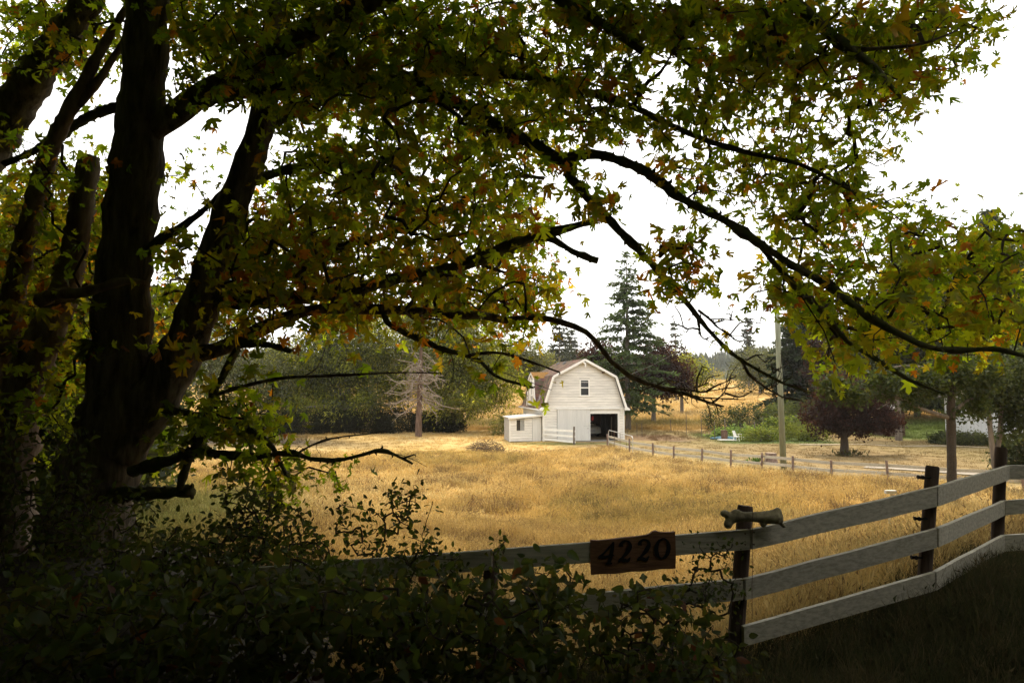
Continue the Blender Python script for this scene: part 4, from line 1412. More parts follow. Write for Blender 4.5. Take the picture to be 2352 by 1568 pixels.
conifer('far_conifer', 'short spiky conifer top behind the dead twigs, mid right', gp3(1553, 130), 15.5, 1.6, 6, [(.05, .06, .035)], [1], nb=5, step=1.0, sz=.6, dens=.5)
broadleaf('round_tree', 'grey-green tree in front of the wooded hill, left of the pole', gp3(1745, 150), blobset([(1745, 840, 150, 5.5, 4.5), (1715, 860, 150, 4.5, 3.5), (1780, 850, 150, 5, 4.5)]), [(.075, .082, .04), (.06, .068, .034)], [1, 1], nclump=360, per=13, spread=.55, size=(.25, .5))
# big dark conifers right of the pole
conifer('dark_conifer', 'big dark conifer directly right of the utility pole', gp3(1850, 88), 17.5, 6.0, 1.2, FIR, [2, 1, 3], nb=10, step=.5, sz=.55)
conifer('dark_conifer', 'tall dark conifer behind the maple leaves on the right', gp3(2105, 92), 27, 7.0, 1.5, FIR, [2, 1, 3], nb=9, step=.6, sz=.6)
conifer('dark_conifer', 'dark conifer at the right edge above the house', gp3(2290, 86), 27, 7.5, 1.5, FIR, [2, 1, 3], nb=9, step=.6, sz=.6)
broadleaf('purple_tree', 'tall reddish purple tree behind the small plum tree', gp3(1925, 82), blobset([(1910, 800, 82, 3.2, 3.6), (1950, 850, 82, 3.6, 3.2), (1900, 860, 82, 3.0, 3.0), (1960, 800, 82, 3.0, 3.0)]), PURPLE, [3, 3, 2], nclump=420, per=14, spread=.4)
broadleaf('round_tree', 'dark green tree filling the gap left of the house', gp3(2060, 84), blobset([(2040, 850, 84, 4, 4), (2100, 830, 84, 4, 4.5), (2130, 890, 84, 3.5, 3.0), (2010, 900, 84, 3.2, 2.6)]), GREENS, [1, 1, 2], nclump=520, per=14, spread=.4)
broadleaf('round_tree', 'dark green tree rising behind the house roof', gp3(2330, 95), blobset([(2260, 780, 95, 5, 6), (2340, 760, 95, 6, 7), (2400, 820, 95, 5, 6), (2210, 840, 95, 4, 4)]), GREENS, [1, 1, 2], nclump=600, per=14, spread=.45)
broadleaf('dark_tree', 'big dark leafy tree right of the house, filling the right edge', gp3(2390, 50), blobset([(2330, 760, 50, 2.6, 2.6), (2400, 700, 50, 3.2, 3.4), (2440, 800, 50, 3.0, 3.0), (2360, 650, 50, 2.2, 2.0), (2385, 590, 50, 2.4, 2.0), (2300, 700, 50, 2.2, 2.2), (2300, 840, 50, 1.8, 1.6)]), DARKG, [1, 1, 3], nclump=950, per=14, spread=.35, size=(.18, .36))
broadleaf('dark_tree', 'dark leafy tree behind the apple tree, above the purple plum', gp3(2060, 62), blobset([(2010, 800, 62, 2.6, 2.8), (2080, 760, 62, 3.0, 3.2), (2140, 800, 62, 2.6, 2.6), (2060, 700, 62, 2.2, 2.2), (2095, 640, 62, 2.6, 2.4), (2145, 715, 62, 2.6, 2.6), (2000, 730, 62, 2.0, 2.0), (1970, 860, 62, 1.8, 1.6), (2110, 860, 62, 2.2, 1.6)]), DARKG, [1, 1, 3], nclump=1000, per=14, spread=.35, size=(.18, .38))
broadleaf('dark_tree', 'dark leafy tree over the house roof, between the two others', gp3(2235, 74), blobset([(2200, 780, 74, 3.2, 3.6), (2260, 720, 74, 3.6, 4.0), (2290, 800, 74, 3.2, 3.2), (2230, 660, 74, 2.8, 2.6), (2235, 600, 74, 2.8, 2.6), (2180, 700, 74, 2.8, 3.0), (2290, 650, 74, 3.0, 3.0)]), DARKG, [1, 1, 3], nclump=1000, per=14, spread=.4, size=(.22, .44))
# plum tree on the lawn
pb_ = gp3(1932, 48.5)
broadleaf('plum_tree', 'small dark purple plum tree with short thick trunk on the lawn', pb_, blobset([(1900, 950, 48.5, 1.7, 1.2), (1950, 960, 48.5, 1.9, 1.3), (2005, 960, 48.5, 1.7, 1.2), (1930, 905, 48.5, 2.2, 1.5), (1985, 910, 48.5, 2.0, 1.4), (2040, 965, 49, 1.2, .9), (1880, 975, 48.2, .9, .7)]), PURPLE, [4, 2, 3], size=(.12, .24), nclump=620, per=14, spread=.2, trunk=pb_ + [.1, 0, 1.5], tr=.27, barkm=M_TWIG)
nL = 120
x, Y = pb_[0], pb_[1] - .4
dwp = np.array([x, Y, pb_[2]])
wd = thing('weed_ring', dwp, 'dark weeds growing round the foot of the plum tree', 'plant')
leaves('leaves', T_NARROW, dwp + rng.normal(size=(nL, 3)) * [.6, .3, .08] + [0, 0, .12], frames(nL, (0, -.3, .6), .6, (0, 0, 1.2), .6), rng.uniform(.2, .45, nL), pick([(.05, .06, .022), (.08, .06, .03)], [1, 1], nL), M_SHRUB, wd, dwp)

# willow and pine group on the left
broadleaf('willow_tree', 'wide olive green willow with feathery foliage left of the barn', gp3(1010, 74), blobset([(1010, 800, 74, 4.5, 4.0), (1090, 830, 74, 4.0, 3.6), (1140, 880, 74, 2.6, 2.6), (930, 790, 75, 4.5, 4.2), (1040, 880, 73, 3.6, 2.6), (950, 870, 73.5, 3.6, 2.8), (1100, 920, 73, 2.4, 1.4), (1075, 925, 69.5, 2.2, 1.3), (1020, 935, 69.5, 1.6, 1.0), (1000, 740, 75, 4, 3.5), (1100, 770, 75, 3.5, 3)]), OLIVE + [(.12, .115, .05)], [3, 2, 3, 1], size=(.24, .50), nclump=950, per=30, spread=.55, T=T_NARROW, droop=1.0, tr=.5)
broadleaf('willow_tree', 'dark green willow further left with hollow underneath', gp3(800, 75), blobset([(800, 800, 75, 4.8, 4.2), (730, 830, 75, 4.0, 3.6), (860, 840, 74, 3.8, 3.4), (660, 850, 76, 4.2, 3.4), (780, 890, 74, 3.6, 2.4), (870, 910, 74, 2.6, 1.6), (720, 910, 75, 3.6, 2.0), (650, 920, 76, 3.0, 2.0), (790, 740, 76, 4.0, 3.6), (845, 925, 70, 1.6, 1.0), (790, 940, 70, 1.8, .8), (700, 935, 70.5, 2.0, 1.0)]), OLIVE + [(.05, .06, .025)], [2, 1, 3, 2], size=(.24, .50), nclump=900, per=30, spread=.55, T=T_NARROW, droop=1.0, tr=.5)
broadleaf('round_tree', 'grey-green tree seen between the two big maple trunks', gp3(480, 70), blobset([(470, 760, 70, 4.6, 4.4), (560, 800, 71, 4.2, 4.0), (400, 800, 70, 4.2, 4.2), (520, 880, 70, 4.0, 3.0), (600, 880, 72, 4.0, 3.0)]), [(.085, .095, .05), (.065, .075, .036)], [1, 1], size=(.15, .32), nclump=800, per=15, spread=.42)
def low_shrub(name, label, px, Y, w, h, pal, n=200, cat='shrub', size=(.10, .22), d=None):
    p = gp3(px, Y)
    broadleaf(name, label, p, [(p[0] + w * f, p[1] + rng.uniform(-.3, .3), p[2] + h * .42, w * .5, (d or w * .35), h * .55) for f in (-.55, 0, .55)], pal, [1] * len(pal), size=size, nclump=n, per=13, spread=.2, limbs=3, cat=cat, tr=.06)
low_shrub('dark_shrub', 'shrub row under the left willow, leaves darkened as shade', 700, 70, 5.5, 2.6, [(.018, .021, .009)], 800)  # near-black leaf colour paints in the deep shade under the willows
low_shrub('dark_shrub', 'shrub in the hollow left of the dead pine, darkened as shade', 850, 71, 5.0, 2.6, [(.018, .021, .009)], 800)
low_shrub('dark_shrub', 'shrub at the willow foot right of the dead pine, darkened as shade', 1010, 72, 2.6, 2.4, [(.018, .021, .009)], 600)
low_shrub('weedy_shrub', 'yellow-green weeds growing left of the lean-to shed', 1180, 68, 2.4, 2.2, [(.12, .125, .04), (.09, .10, .035)], 180)
low_shrub('bramble_mound', 'dark rounded bramble mound behind the garden', 1720, 74, 5.0, 2.9, [(.035, .045, .02), (.05, .06, .024)], 420, d=2.0)
low_shrub('bramble_mound', 'green bramble bank continuing right of the pole behind the garden', 1850, 72, 4.5, 3.4, [(.045, .06, .022), (.06, .075, .026)], 400, d=2.0)
low_shrub('garden_plant', 'low bright green squash bed in the garden', 1700, 65, 2.8, .8, [(.13, .19, .06), (.09, .14, .04)], 150, 'plants', (.15, .3))
low_shrub('garden_plant', 'leafy green bean row in front of the garden', 1745, 61, 2.0, 1.2, [(.10, .13, .03), (.13, .15, .04)], 150, 'plants', (.08, .18))
low_shrub('garden_plant', 'yellow-green leafy plants directly right of the pole', 1850, 61, 2.2, 1.5, [(.12, .14, .03), (.09, .11, .03)], 170, 'plants', (.08, .18))
low_shrub('garden_plant', 'tall green corn-like plants at the back of the garden', 1800, 66, 2.0, 1.9, [(.08, .11, .03), (.11, .14, .04)], 170, 'plants', (.12, .3))
low_shrub('house_hedge', 'low dark hedge in front of the pale house', 2230, 57, 2.6, 1.0, [(.045, .055, .025), (.07, .08, .035)], 200)
low_shrub('house_hedge', 'small dark rounded bush at the house corner', 2160, 58, 1.0, .9, [(.035, .045, .02)], 90)
# yellowish hedge line across the far field
xs_ = np.linspace(40, 140, 26)
bl = [(x, 262 + rng.uniform(-8, 8), float(gz(x, 262)) + 1.6, rng.uniform(2.5, 5), 3, rng.uniform(1.6, 3.0)) for x in xs_]
C, P, ci, od = crown_points(bl, 420, 13, .6)
cc = pick([(.17, .145, .04), (.12, .12, .04), (.085, .095, .04)], [2, 2, 1], 420)[ci]
tag(leaves('far_hedge', T_CLUMP, P, frames(len(P), (0, 0, .6), .8), rng.uniform(.5, 1.0, len(P)), cc, M_LEAF2), kind='stuff')
bl = [(x, 300 + rng.uniform(-8, 8), float(gz(x, 300)) + 2.5, rng.uniform(4, 7), 4, rng.uniform(3, 5.5)) for x in np.linspace(-150, 45, 36)]
C, P, ci, od = crown_points(bl, 520, 13, .9)
cc = pick([(.09, .10, .045), (.07, .08, .038)], [1, 1], 520)[ci]
tag(leaves('far_hedgerow', T_CLUMP, P, frames(len(P), (0, 0, .6), .8), rng.uniform(.7, 1.4, len(P)), cc, M_LEAF2), kind='stuff')

# dead-branched pine in front of the willows
db = gp3(962, 66)
dead = thing('dead_pine', db, 'brown bare pine trunk with a skirt of dead twisted branches', 'tree')
H = 13.0
MB().tube(smooth_line([db - [0, 0, .3], db + [.05, 0, 3], db + [.15, 0, 7], db + [.25, 0, H]], .8), np.linspace(.34, .06, len(smooth_line([db - [0, 0, .3], db + [.05, 0, 3], db + [.15, 0, 7], db + [.25, 0, H]], .8))), 10, jit=.04).build('trunk', M_PINE, dead, db)
bb = MB()
for i in range(64):
    z = rng.uniform(3.0, 8.2)
    a = rng.uniform(0, 6.283)
    l = rng.uniform(2.4, 4.6) * (1.15 - z / 14)
    d = np.array([math.cos(a), math.sin(a), 0])
    p = db + [.1, 0, z]
    pts = [p]
    v = d * .9 + np.array([0, 0, rng.uniform(.0, .35)])
    for k in range(5):
        v = v + rng.normal(size=3) * .24 + np.array([0, 0, -.20 if k < 3 else .12])
        v /= np.linalg.norm(v)
        pts.append(pts[-1] + v * l / 5)
    pl = smooth_line(pts, .2)
    bb.tube(pl, np.linspace(.060, .022, len(pl)), 4, cap=False)
    for k in range(7):
        j = rng.integers(len(pl) // 3, len(pl))
        v = rng.normal(size=3); v[2] -= .3; v /= np.linalg.norm(v)
        q = pl[j]
        bb.tube([q, q + v * .3 + rng.normal(size=3) * .06, q + v * .6 + rng.normal(size=3) * .2], [.026, .02, .012], 3, cap=False)
bo = bb.build('branches', M_DEADWOOD, dead, db)
bo['kind'] = 'stuff'
od = []
for i in range(60):
    a = rng.uniform(0, 6.283); z = rng.uniform(7.0, 12.5); rr = rng.uniform(.3, 2.4) * (1 - (z - 7) / 9)
    od.append(db + [rr * math.cos(a), rr * math.sin(a), z])
od = np.array(od)
P = np.repeat(od, 14, axis=0) + rng.normal(size=(60 * 14, 3)) * .3
leaves('crown', T_NARROW, P, frames(len(P), (0, 0, .8), .7), rng.uniform(.25, .5, len(P)), pick([(.075, .085, .035)], [1], len(P)), M_NEEDLE, dead, db)

# fruit trees on the right
ab = gp3(2176, 27.0)
tt_ = at(2184, 935, 27)
apple = thing('apple_tree', ab, 'apple tree with straight dark trunk and pale spreading bare limb', 'tree')
def limb_tube(pts, rads, n=8, step=.15, jit=.05):
    P = smooth_line(np.column_stack([np.array(pts), np.array(rads)[:, None]]), step)
    return tube_arrays(P[:, :3], P[:, 3], n, True, jit)
V, F = limb_tube([ab - [0, 0, .3], ab * .5 + tt_ * .5, tt_, at(2190, 860, 27), at(2200, 780, 27.2)], [.19, .165, .15, .10, .05], 12)
MB().add(V, F).build('trunk', M_TWIG, apple, ab)
for pts, r in (([(2176, 958, 27), (2150, 950, 26.8), (2110, 936, 26.6), (2060, 912, 26.4), (2015, 905, 26.2), (1975, 915, 26)], [.10, .085, .07, .05, .035, .02]), ([(2186, 950, 27), (2215, 925, 27.1), (2250, 905, 27.2), (2290, 880, 27.2)], [.085, .07, .05, .03]), ([(2060, 912, 26.4), (2040, 925, 26.2), (2015, 940, 26)], [.03, .022, .012]), ([(2188, 880, 27), (2140, 850, 26.8), (2080, 840, 26.4), (2020, 850, 26)], [.08, .06, .04, .02])):
    V, F = limb_tube([at(*p) for p in pts], r, 7)
    MB().add(V, F).build('limb', M_FARBARK, apple, ab)
bl = blobset([(1960, 905, 26, .55, .40), (2030, 880, 26.2, .8, .55), (2110, 880, 26.5, .9, .6), (2180, 860, 27, 1.0, .8), (2250, 860, 27.2, .9, .7), (1910, 890, 26.0, .5, .4), (2240, 930, 27.2, .5, .5), (2200, 950, 27.0, .3, .3), (2090, 925, 26.4, .35, .25)])
C, P, ci, od = crown_points(bl, 760, 12, .16)
leaves('crown', T_OVATE, P, frames(len(P), (0, 0, .7), .7, (0, 0, -.6), .8), rng.uniform(.09, .17, len(P)), pick([(.030, .044, .013), (.045, .058, .018)], [1, 1], len(P)), M_SHRUB, apple, ab)

twb = gp3(2285, 32)
twin = thing('young_tree', twb, 'small tree with two slender grey trunks near the last fence post', 'tree')
for x1, x2, x3 in ((2283, 2276, 2272), (2287, 2296, 2300)):
    V, F = limb_tube([twb - [0, 0, .2], at((2285 + x1) / 2, 1060, 32), at(x2, 1000, 32), at(x3, 930, 32), at(x3 + 4, 850, 32)], [.16, .13, .11, .085, .04], 9)
    MB().add(V, F).build('trunk', M_FARBARK, twin, twb)
bl = blobset([(2270, 900, 32, 1.3, .9), (2330, 905, 32.2, 1.4, 1.0), (2300, 850, 32, 1.6, 1.2), (2240, 930, 32, .8, .6), (2360, 950, 32, 1.1, .9), (2330, 985, 31.6, .6, .5)])
C, P, ci, od = crown_points(bl, 700, 12, .2)
leaves('crown', T_OVATE, P, frames(len(P), (0, 0, .7), .7, (0, 0, -.6), .8), rng.uniform(.12, .21, len(P)), pick([(.028, .040, .012), (.042, .054, .017)], [1, 1], len(P)), M_SHRUB, twin, twb)
low_shrub('dark_shrub', 'dark leafy shrub at the right edge behind the last fence post', 2345, 36, 1.6, 2.6, [(.035, .045, .02)], 260)

# ================================================================ THE BIG MAPLE
mb_ = at(200, 1255, 9.6)
mb_[2] = float(gz(mb_[0], mb_[1]))
maple = thing('maple_tree', mb_, 'huge big-leaf maple with forked dark trunk and long drooping limbs', 'tree')

def px_line(pts, step=.12):
    """(px, py, depth, width px) -> smooth 3-D line with radii in metres"""
    Q = []
    for px, py, Y, w in pts:
        p = at(px, py, Y)
        Q.append([*p, .5 * w * Y / 1568])
    return smooth_line(Q, step)

SKEL = []
def wood(name, pts, n=8, m=M_BARK, parent=maple, org=mb_, jit=.07, step=.07, skel=True, label=None, moss=0.0, spr=1.5):
    P = px_line(pts, step)
    rad = np.maximum(P[:, 3] * (1 + .06 * np.sin(np.arange(len(P)) * .9 + rng.uniform(0, 6))), .004)
    lump = np.convolve(rng.normal(size=len(P) + 8), np.ones(3) / 3, 'same')[4:-4] if len(P) > 4 else np.zeros(len(P))
    if moss: rad = rad * (1 + moss * np.clip(lump, -.25, 1.2))
    V, F = tube_arrays(P[:, :3], rad, n, True, jit)
    b = MB().add(V, F)
    if moss:
        T_ = np.gradient(P[:, :3], axis=0); T_ /= np.maximum(np.linalg.norm(T_, axis=1, keepdims=True), 1e-9)
        L_ = step * len(P)
        for _ in range(int(L_ * 11)):          # moss clumps and short spurs
            i = rng.integers(0, len(P)); v = rng.normal(size=3); v -= T_[i] * np.dot(v, T_[i]); v /= np.linalg.norm(v)
            q = P[i, :3] + v * rad[i] * .6; l = rad[i] * .5 + rng.uniform(.008, .03)
            b.tube([q, q + v * l * .6 + T_[i] * .01, q + v * l + rng.normal(size=3) * .008], [rad[i] * .35 + .006, rad[i] * .25 + .005, .003], 5, cap=False)
        for _ in range(int(L_ * spr)):         # thin crooked twigs
            i = rng.integers(len(P) // 6, len(P)); v = rng.normal(size=3) + [0, 0, .25]; v -= T_[i] * np.dot(v, T_[i]); v = v / np.linalg.norm(v) + T_[i] * .7
            l = rng.uniform(.10, .45); q = P[i, :3]
            v2 = v + rng.normal(size=3) * .5; v3 = v2 * .6 + rng.normal(size=3) * .6
            pts_ = smooth_line([q, q + v * l * .35, q + v * l * .35 + v2 * l * .3, q + v * l * .35 + v2 * l * .3 + v3 * l * .3], .05)
            b.tube(pts_, np.linspace(.0065, .0025, len(pts_)) * rng.uniform(.8, 1.5), 4, cap=False, jit=.2)
    o = b.build(name, m, parent, org, smooth=True)
    if label: o['label'] = label
    if skel: SKEL.append(P[:, :3])
    return o

# trunks
wood('trunk', [(175, 1420, 9.6, 250), (190, 1300, 9.6, 210), (212, 1140, 9.6, 175), (258, 1000, 9.55, 160), (280, 900, 9.5, 150), (282, 800, 9.5, 132), (280, 700, 9.5, 122), (287, 600, 9.5, 113), (300, 500, 9.5, 112), (312, 400, 9.45, 112), (322, 300, 9.4, 106), (330, 200, 9.3, 98), (335, 100, 9.2, 96), (338, 0, 9.1, 92), (345, -220, 8.9, 80)], 22, jit=.035, step=.10)
wood('trunk', [(270, 1040, 9.5, 110), (320, 960, 9.5, 112), (380, 870, 9.5, 104), (430, 780, 9.5, 92), (462, 690, 9.5, 82), (490, 600, 9.5, 75), (526, 490, 9.5, 72), (551, 430, 9.5, 69), (580, 350, 9.5, 64), (605, 270, 9.5, 60), (616, 180, 9.5, 52), (622, 80, 9.5, 44), (640, -80, 9.5, 30)], 18, jit=.04, step=.10)
LIMBS = [
 [(335, 305, 9.4, 62), (395, 268, 9.3, 60), (459, 219, 9.2, 52), (500, 194, 9.1, 50), (590, 150, 8.9, 48), (662, 103, 8.7, 50), (725, 62, 8.5, 53), (803, 25, 8.3, 50), (881, -4, 8.1, 44), (980, -60, 7.9, 36)],
 [(440, 238, 9.2, 36), (516, 213, 9.2, 34), (612, 211, 9.1, 33), (725, 192, 9.0, 31), (803, 194, 8.9, 31), (897, 194, 8.8, 33), (991, 212, 8.7, 33), (1069, 247, 8.6, 32), (1147, 290, 8.5, 31), (1194, 316, 8.45, 30), (1227, 334, 8.4, 29), (1296, 372, 8.3, 30)],
 [(1296, 372, 8.3, 26), (1321, 421, 8.3, 23), (1362, 465, 8.3, 21), (1415, 522, 8.3, 19), (1462, 568, 8.3, 18), (1518, 631, 8.3, 16), (1571, 687, 8.35, 14), (1603, 728, 8.4, 12), (1634, 765, 8.4, 10), (1671, 803, 8.45, 9), (1703, 827, 8.5, 8), (1753, 856, 8.55, 6), (1797, 879, 8.6, 5), (1850, 899, 8.6, 3)],
 [(1703, 827, 8.5, 7), (1721, 859, 8.5, 6), (1756, 888, 8.55, 5), (1797, 911, 8.6, 4), (1841, 919, 8.6, 2)],
 [(1285, 366, 8.3, 27), (1352, 354, 8.1, 24), (1402, 362, 8.0, 22), (1468, 387, 7.9, 22), (1518, 417, 7.8, 21), (1555, 450, 7.7, 20), (1602, 475, 7.6, 20), (1665, 506, 7.5, 19), (1724, 546, 7.4, 20), (1790, 590, 7.3, 19), (1850, 626, 7.25, 18), (1898, 650, 7.2, 18), (1959, 700, 7.1, 18), (2012, 738, 7.05, 18), (2069, 768, 7.0, 16), (2127, 795, 6.9, 14), (2203, 805, 6.8, 13), (2279, 801, 6.7, 11), (2352, 818, 6.6, 9), (2430, 850, 6.5, 6)],
 [(1735, 550, 7.4, 15), (1772, 597, 7.4, 13), (1833, 666, 7.4, 12), (1898, 727, 7.4, 12), (1947, 784, 7.35, 11), (2008, 822, 7.3, 10), (2088, 871, 7.2, 8), (2170, 905, 7.1, 5)],
 [(1100, -140, 7.9, 32), (1200, -50, 7.8, 28), (1278, -4, 7.7, 25), (1321, 19, 7.6, 23), (1368, 47, 7.5, 21), (1415, 75, 7.4, 19), (1474, 117, 7.3, 14)],
 [(870, 190, 8.8, 22), (960, 172, 8.6, 20), (1100, 165, 8.4, 19), (1250, 185, 8.2, 19), (1371, 216, 8.0, 18), (1415, 231, 7.9, 17), (1468, 252, 7.8, 15), (1530, 282, 7.7, 13), (1594, 312, 7.6, 13), (1649, 331, 7.5, 12), (1740, 356, 7.3, 11), (1838, 378, 7.1, 9), (1930, 425, 7.0, 7), (2020, 470, 6.9, 4)],
 [(1455, 246, 7.8, 12), (1475, 205, 7.75, 10), (1490, 187, 7.7, 9), (1518, 165, 7.6, 7), (1545, 120, 7.5, 4)],
 [(485, 690, 9.5, 40), (560, 690, 9.4, 36), (660, 684, 9.3, 33), (760, 672, 9.2, 31), (825, 660, 9.1, 30), (897, 643, 9.1, 29), (991, 626, 9.1, 28), (1084, 602, 9.1, 26), (1181, 560, 9.1, 25), (1253, 537, 9.1, 23), (1321, 519, 9.1, 18), (1365, 508, 9.1, 15)],
 [(1253, 540, 9.1, 17), (1275, 553, 9.05, 16), (1315, 577, 9.0, 15), (1340, 588, 9.0, 14), (1374, 598, 9.0, 13)],
 [(420, 815, 9.5, 48), (490, 805, 9.5, 40), (553, 781, 9.5, 36), (600, 755, 9.5, 33), (647, 733, 9.5, 30), (694, 715, 9.5, 28), (741, 708, 9.5, 26), (803, 709, 9.5, 25), (897, 711, 9.5, 24), (959, 715, 9.5, 22), (1053, 724, 9.5, 20), (1102, 724, 9.5, 19), (1165, 735, 9.5, 18), (1234, 729, 9.5, 15), (1290, 740, 9.5, 14), (1346, 762, 9.5, 13), (1384, 803, 9.5, 12), (1404, 830, 9.5, 12), (1445, 862, 9.5, 12), (1489, 882, 9.5, 11), (1533, 894, 9.5, 9), (1577, 906, 9.5, 7), (1621, 921, 9.5, 5), (1663, 933, 9.5, 3)],
 [(880, 715, 9.5, 15), (897, 747, 9.4, 15), (959, 776, 9.4, 15), (1006, 798, 9.4, 13), (1069, 816, 9.4, 12), (1100, 827, 9.4, 10), (1138, 863, 9.4, 8), (1195, 882, 9.4, 6), (1226, 890, 9.4, 5)],
 [(1069, 816, 9.4, 9), (1120, 810, 9.35, 8), (1157, 812, 9.3, 7), (1203, 825, 9.3, 6), (1286, 855, 9.3, 4)],
 [(300, 1082, 9.2, 26), (340, 1070, 9.1, 25), (401, 1053, 9.0, 24), (451, 1035, 8.9, 21), (510, 1043, 8.8, 18), (588, 1047, 8.7, 16), (672, 1040, 8.6, 13), (713, 1053, 8.6, 10), (776, 1056, 8.55, 9), (832, 1044, 8.5, 9), (876, 1034, 8.5, 9), (926, 1053, 8.5, 7), (948, 1065, 8.5, 5)],
 [(680, 1042, 8.6, 6), (725, 1018, 8.6, 5), (776, 1004, 8.6, 4), (840, 997, 8.6, 3), (888, 990, 8.6, 2)],
 [(926, 1053, 8.5, 6), (938, 1048, 8.5, 4), (952, 1043, 8.5, 3)],
 [(250, 1135, 9.3, 30), (320, 1132, 9.2, 26), (369, 1131, 9.1, 25), (440, 1128, 9.0, 22)],
 [(545, 800, 9.3, 18), (525, 840, 9.2, 18), (497, 890, 9.2, 18), (472, 953, 9.1, 19), (454, 1015, 9.0, 20), (426, 1078, 8.9, 19), (413, 1124, 8.9, 15)],
 [(340, 945, 9.5, 24), (400, 944, 9.3, 19), (463, 956, 9.2, 16), (541, 971, 9.1, 14), (588, 997, 9.0, 14), (626, 1028, 8.95, 13), (651, 1078, 8.9, 10), (679, 1122, 8.85, 5)],
 [(500, 905, 9.2, 10), (557, 887, 9.1, 9), (651, 868, 9.0, 8), (776, 862, 8.9, 6), (901, 856, 8.8, 4), (1011, 856, 8.8, 2)],
 [(335, 580, 9.5, 26), (375, 545, 9.5, 20), (415, 522, 9.45, 16), (460, 488, 9.45, 14), (510, 445, 9.5, 15)],
 [(290, 240, 9.5, 24), (267, 246, 9.7, 22), (205, 268, 10, 22), (135, 312, 10.3, 20), (74, 349, 10.6, 16), (10, 376, 10.9, 12)],
 [(1690, -150, 6.9, 34), (1760, -50, 6.8, 30), (1817, 0, 6.7, 27), (1855, 31, 6.6, 26), (1898, 72, 6.5, 23), (1945, 109, 6.4, 19), (2008, 153, 6.3, 14), (2036, 187, 6.3, 11), (2070, 225, 6.3, 7)],
 [(1960, 115, 6.4, 12), (2040, 110, 6.3, 9), (2120, 100, 6.2, 6), (2200, 70, 6.1, 4)],
 [(555, 790, 9.4, 20), (600, 789, 9.3, 17), (650, 800, 9.2, 14), (668, 808, 9.2, 12)],
 [(640, 640, 9.6, 22), (720, 600, 9.9, 20), (800, 560, 10.2, 18), (870, 545, 10.4, 17), (960, 505, 10.5, 16), (1050, 470, 10.6, 15), (1120, 420, 10.7, 14), (1180, 402, 10.8, 12), (1250, 410, 10.9, 9)],
 [(560, 420, 9.6, 24), (640, 395, 9.9, 20), (740, 375, 10.2, 19), (850, 385, 10.5, 18), (930, 405, 10.7, 15), (1000, 440, 10.8, 12)],
 [(600, 300, 9.6, 24), (680, 260, 9.8, 21), (760, 225, 10.0, 19)],
 [(960, 505, 10.5, 12), (1020, 560, 10.5, 10), (1090, 600, 10.5, 8), (1200, 640, 10.5, 6)],
]
for pts in LIMBS:
    w = pts[0][3]
    wood('limb' if w > 20 else 'branch', pts, 10 if w > 20 else 7, M_MOSS if 14 < w < 42 else M_BARK, jit=.12 if w < 45 else .045, moss=.30 if w < 45 else 0.0, step=.07 if w < 45 else .16)
# bare crooked twigs at the hanging tips
def zq(x, y): return ((1350 + x / 3.136) / 1.0884, (600 + y / 3.136) / 1.0884)
TWIGS = [
 (9.5, 8, [(1000, 1160), (1150, 1170), (1260, 1190), (1400, 1170), (1560, 1150)]), (9.5, 8, [(1100, 1190), (1250, 1230), (1400, 1240), (1600, 1250)]),
 (9.5, 9, [(1150, 1210), (1270, 1260), (1350, 1290), (1440, 1305)]), (9.4, 7, [(1200, 1160), (1290, 1130), (1320, 1080), (1400, 1060)]),
 (9.4, 7, [(1230, 1180), (1230, 1090), (1255, 1030), (1270, 990)]), (9.5, 7, [(1300, 1190), (1380, 1140), (1460, 1110), (1540, 1060)]),
 (9.5, 7, [(1450, 1200), (1560, 1230), (1650, 1190), (1700, 1150)]), (9.4, 6, [(870, 1145), (780, 1180), (700, 1140)]),
 (9.4, 6, [(900, 1150), (960, 1110), (1040, 1100), (1120, 1130)]), (9.5, 6, [(1350, 1270), (1430, 1210), (1480, 1120), (1500, 1060)]), (9.5, 6, [(1040, 1180), (1110, 1220), (1160, 1280)]),
 (8.4, 11, [(1240, 550), (1330, 620), (1390, 680), (1450, 720), (1530, 780), (1570, 800)]), (8.4, 7, [(1360, 650), (1440, 630), (1530, 625)]), (8.4, 7, [(1490, 630), (1500, 600), (1506, 560)]),
 (8.4, 7, [(1490, 740), (1530, 690), (1565, 650), (1640, 640), (1745, 655)]), (8.4, 11, [(1235, 600), (1245, 660), (1250, 700), (1200, 690), (1150, 695)]), (8.4, 7, [(1150, 695), (1100, 670), (1060, 655), (1040, 600)]),
 (8.4, 6, [(1170, 690), (1145, 725), (1120, 705)]), (8.4, 8, [(1250, 700), (1262, 750), (1295, 775), (1345, 752)]), (8.6, 7, [(1750, 1045), (1800, 1060), (1862, 1018), (1940, 970)]), (8.6, 5, [(1862, 1018), (1800, 990)]),
 (8.6, 7, [(1905, 1130), (2000, 1140), (2080, 1180), (2165, 1222)]), (8.5, 7, [(1620, 940), (1700, 900), (1760, 905)]), (8.6, 6, [(1800, 1160), (1860, 1130), (1900, 1080)]),
]
for Yt, w, pts in TWIGS:
    q = [(*zq(*p), Yt + rng.normal(0, .04), max(1.8, w * .62 * (1 - .6 * k / (len(pts) - 1)))) for k, p in enumerate(pts)]
    wood('branch', q, 5, M_BARK, jit=.16, step=.045, skel=False, moss=.35, spr=5)

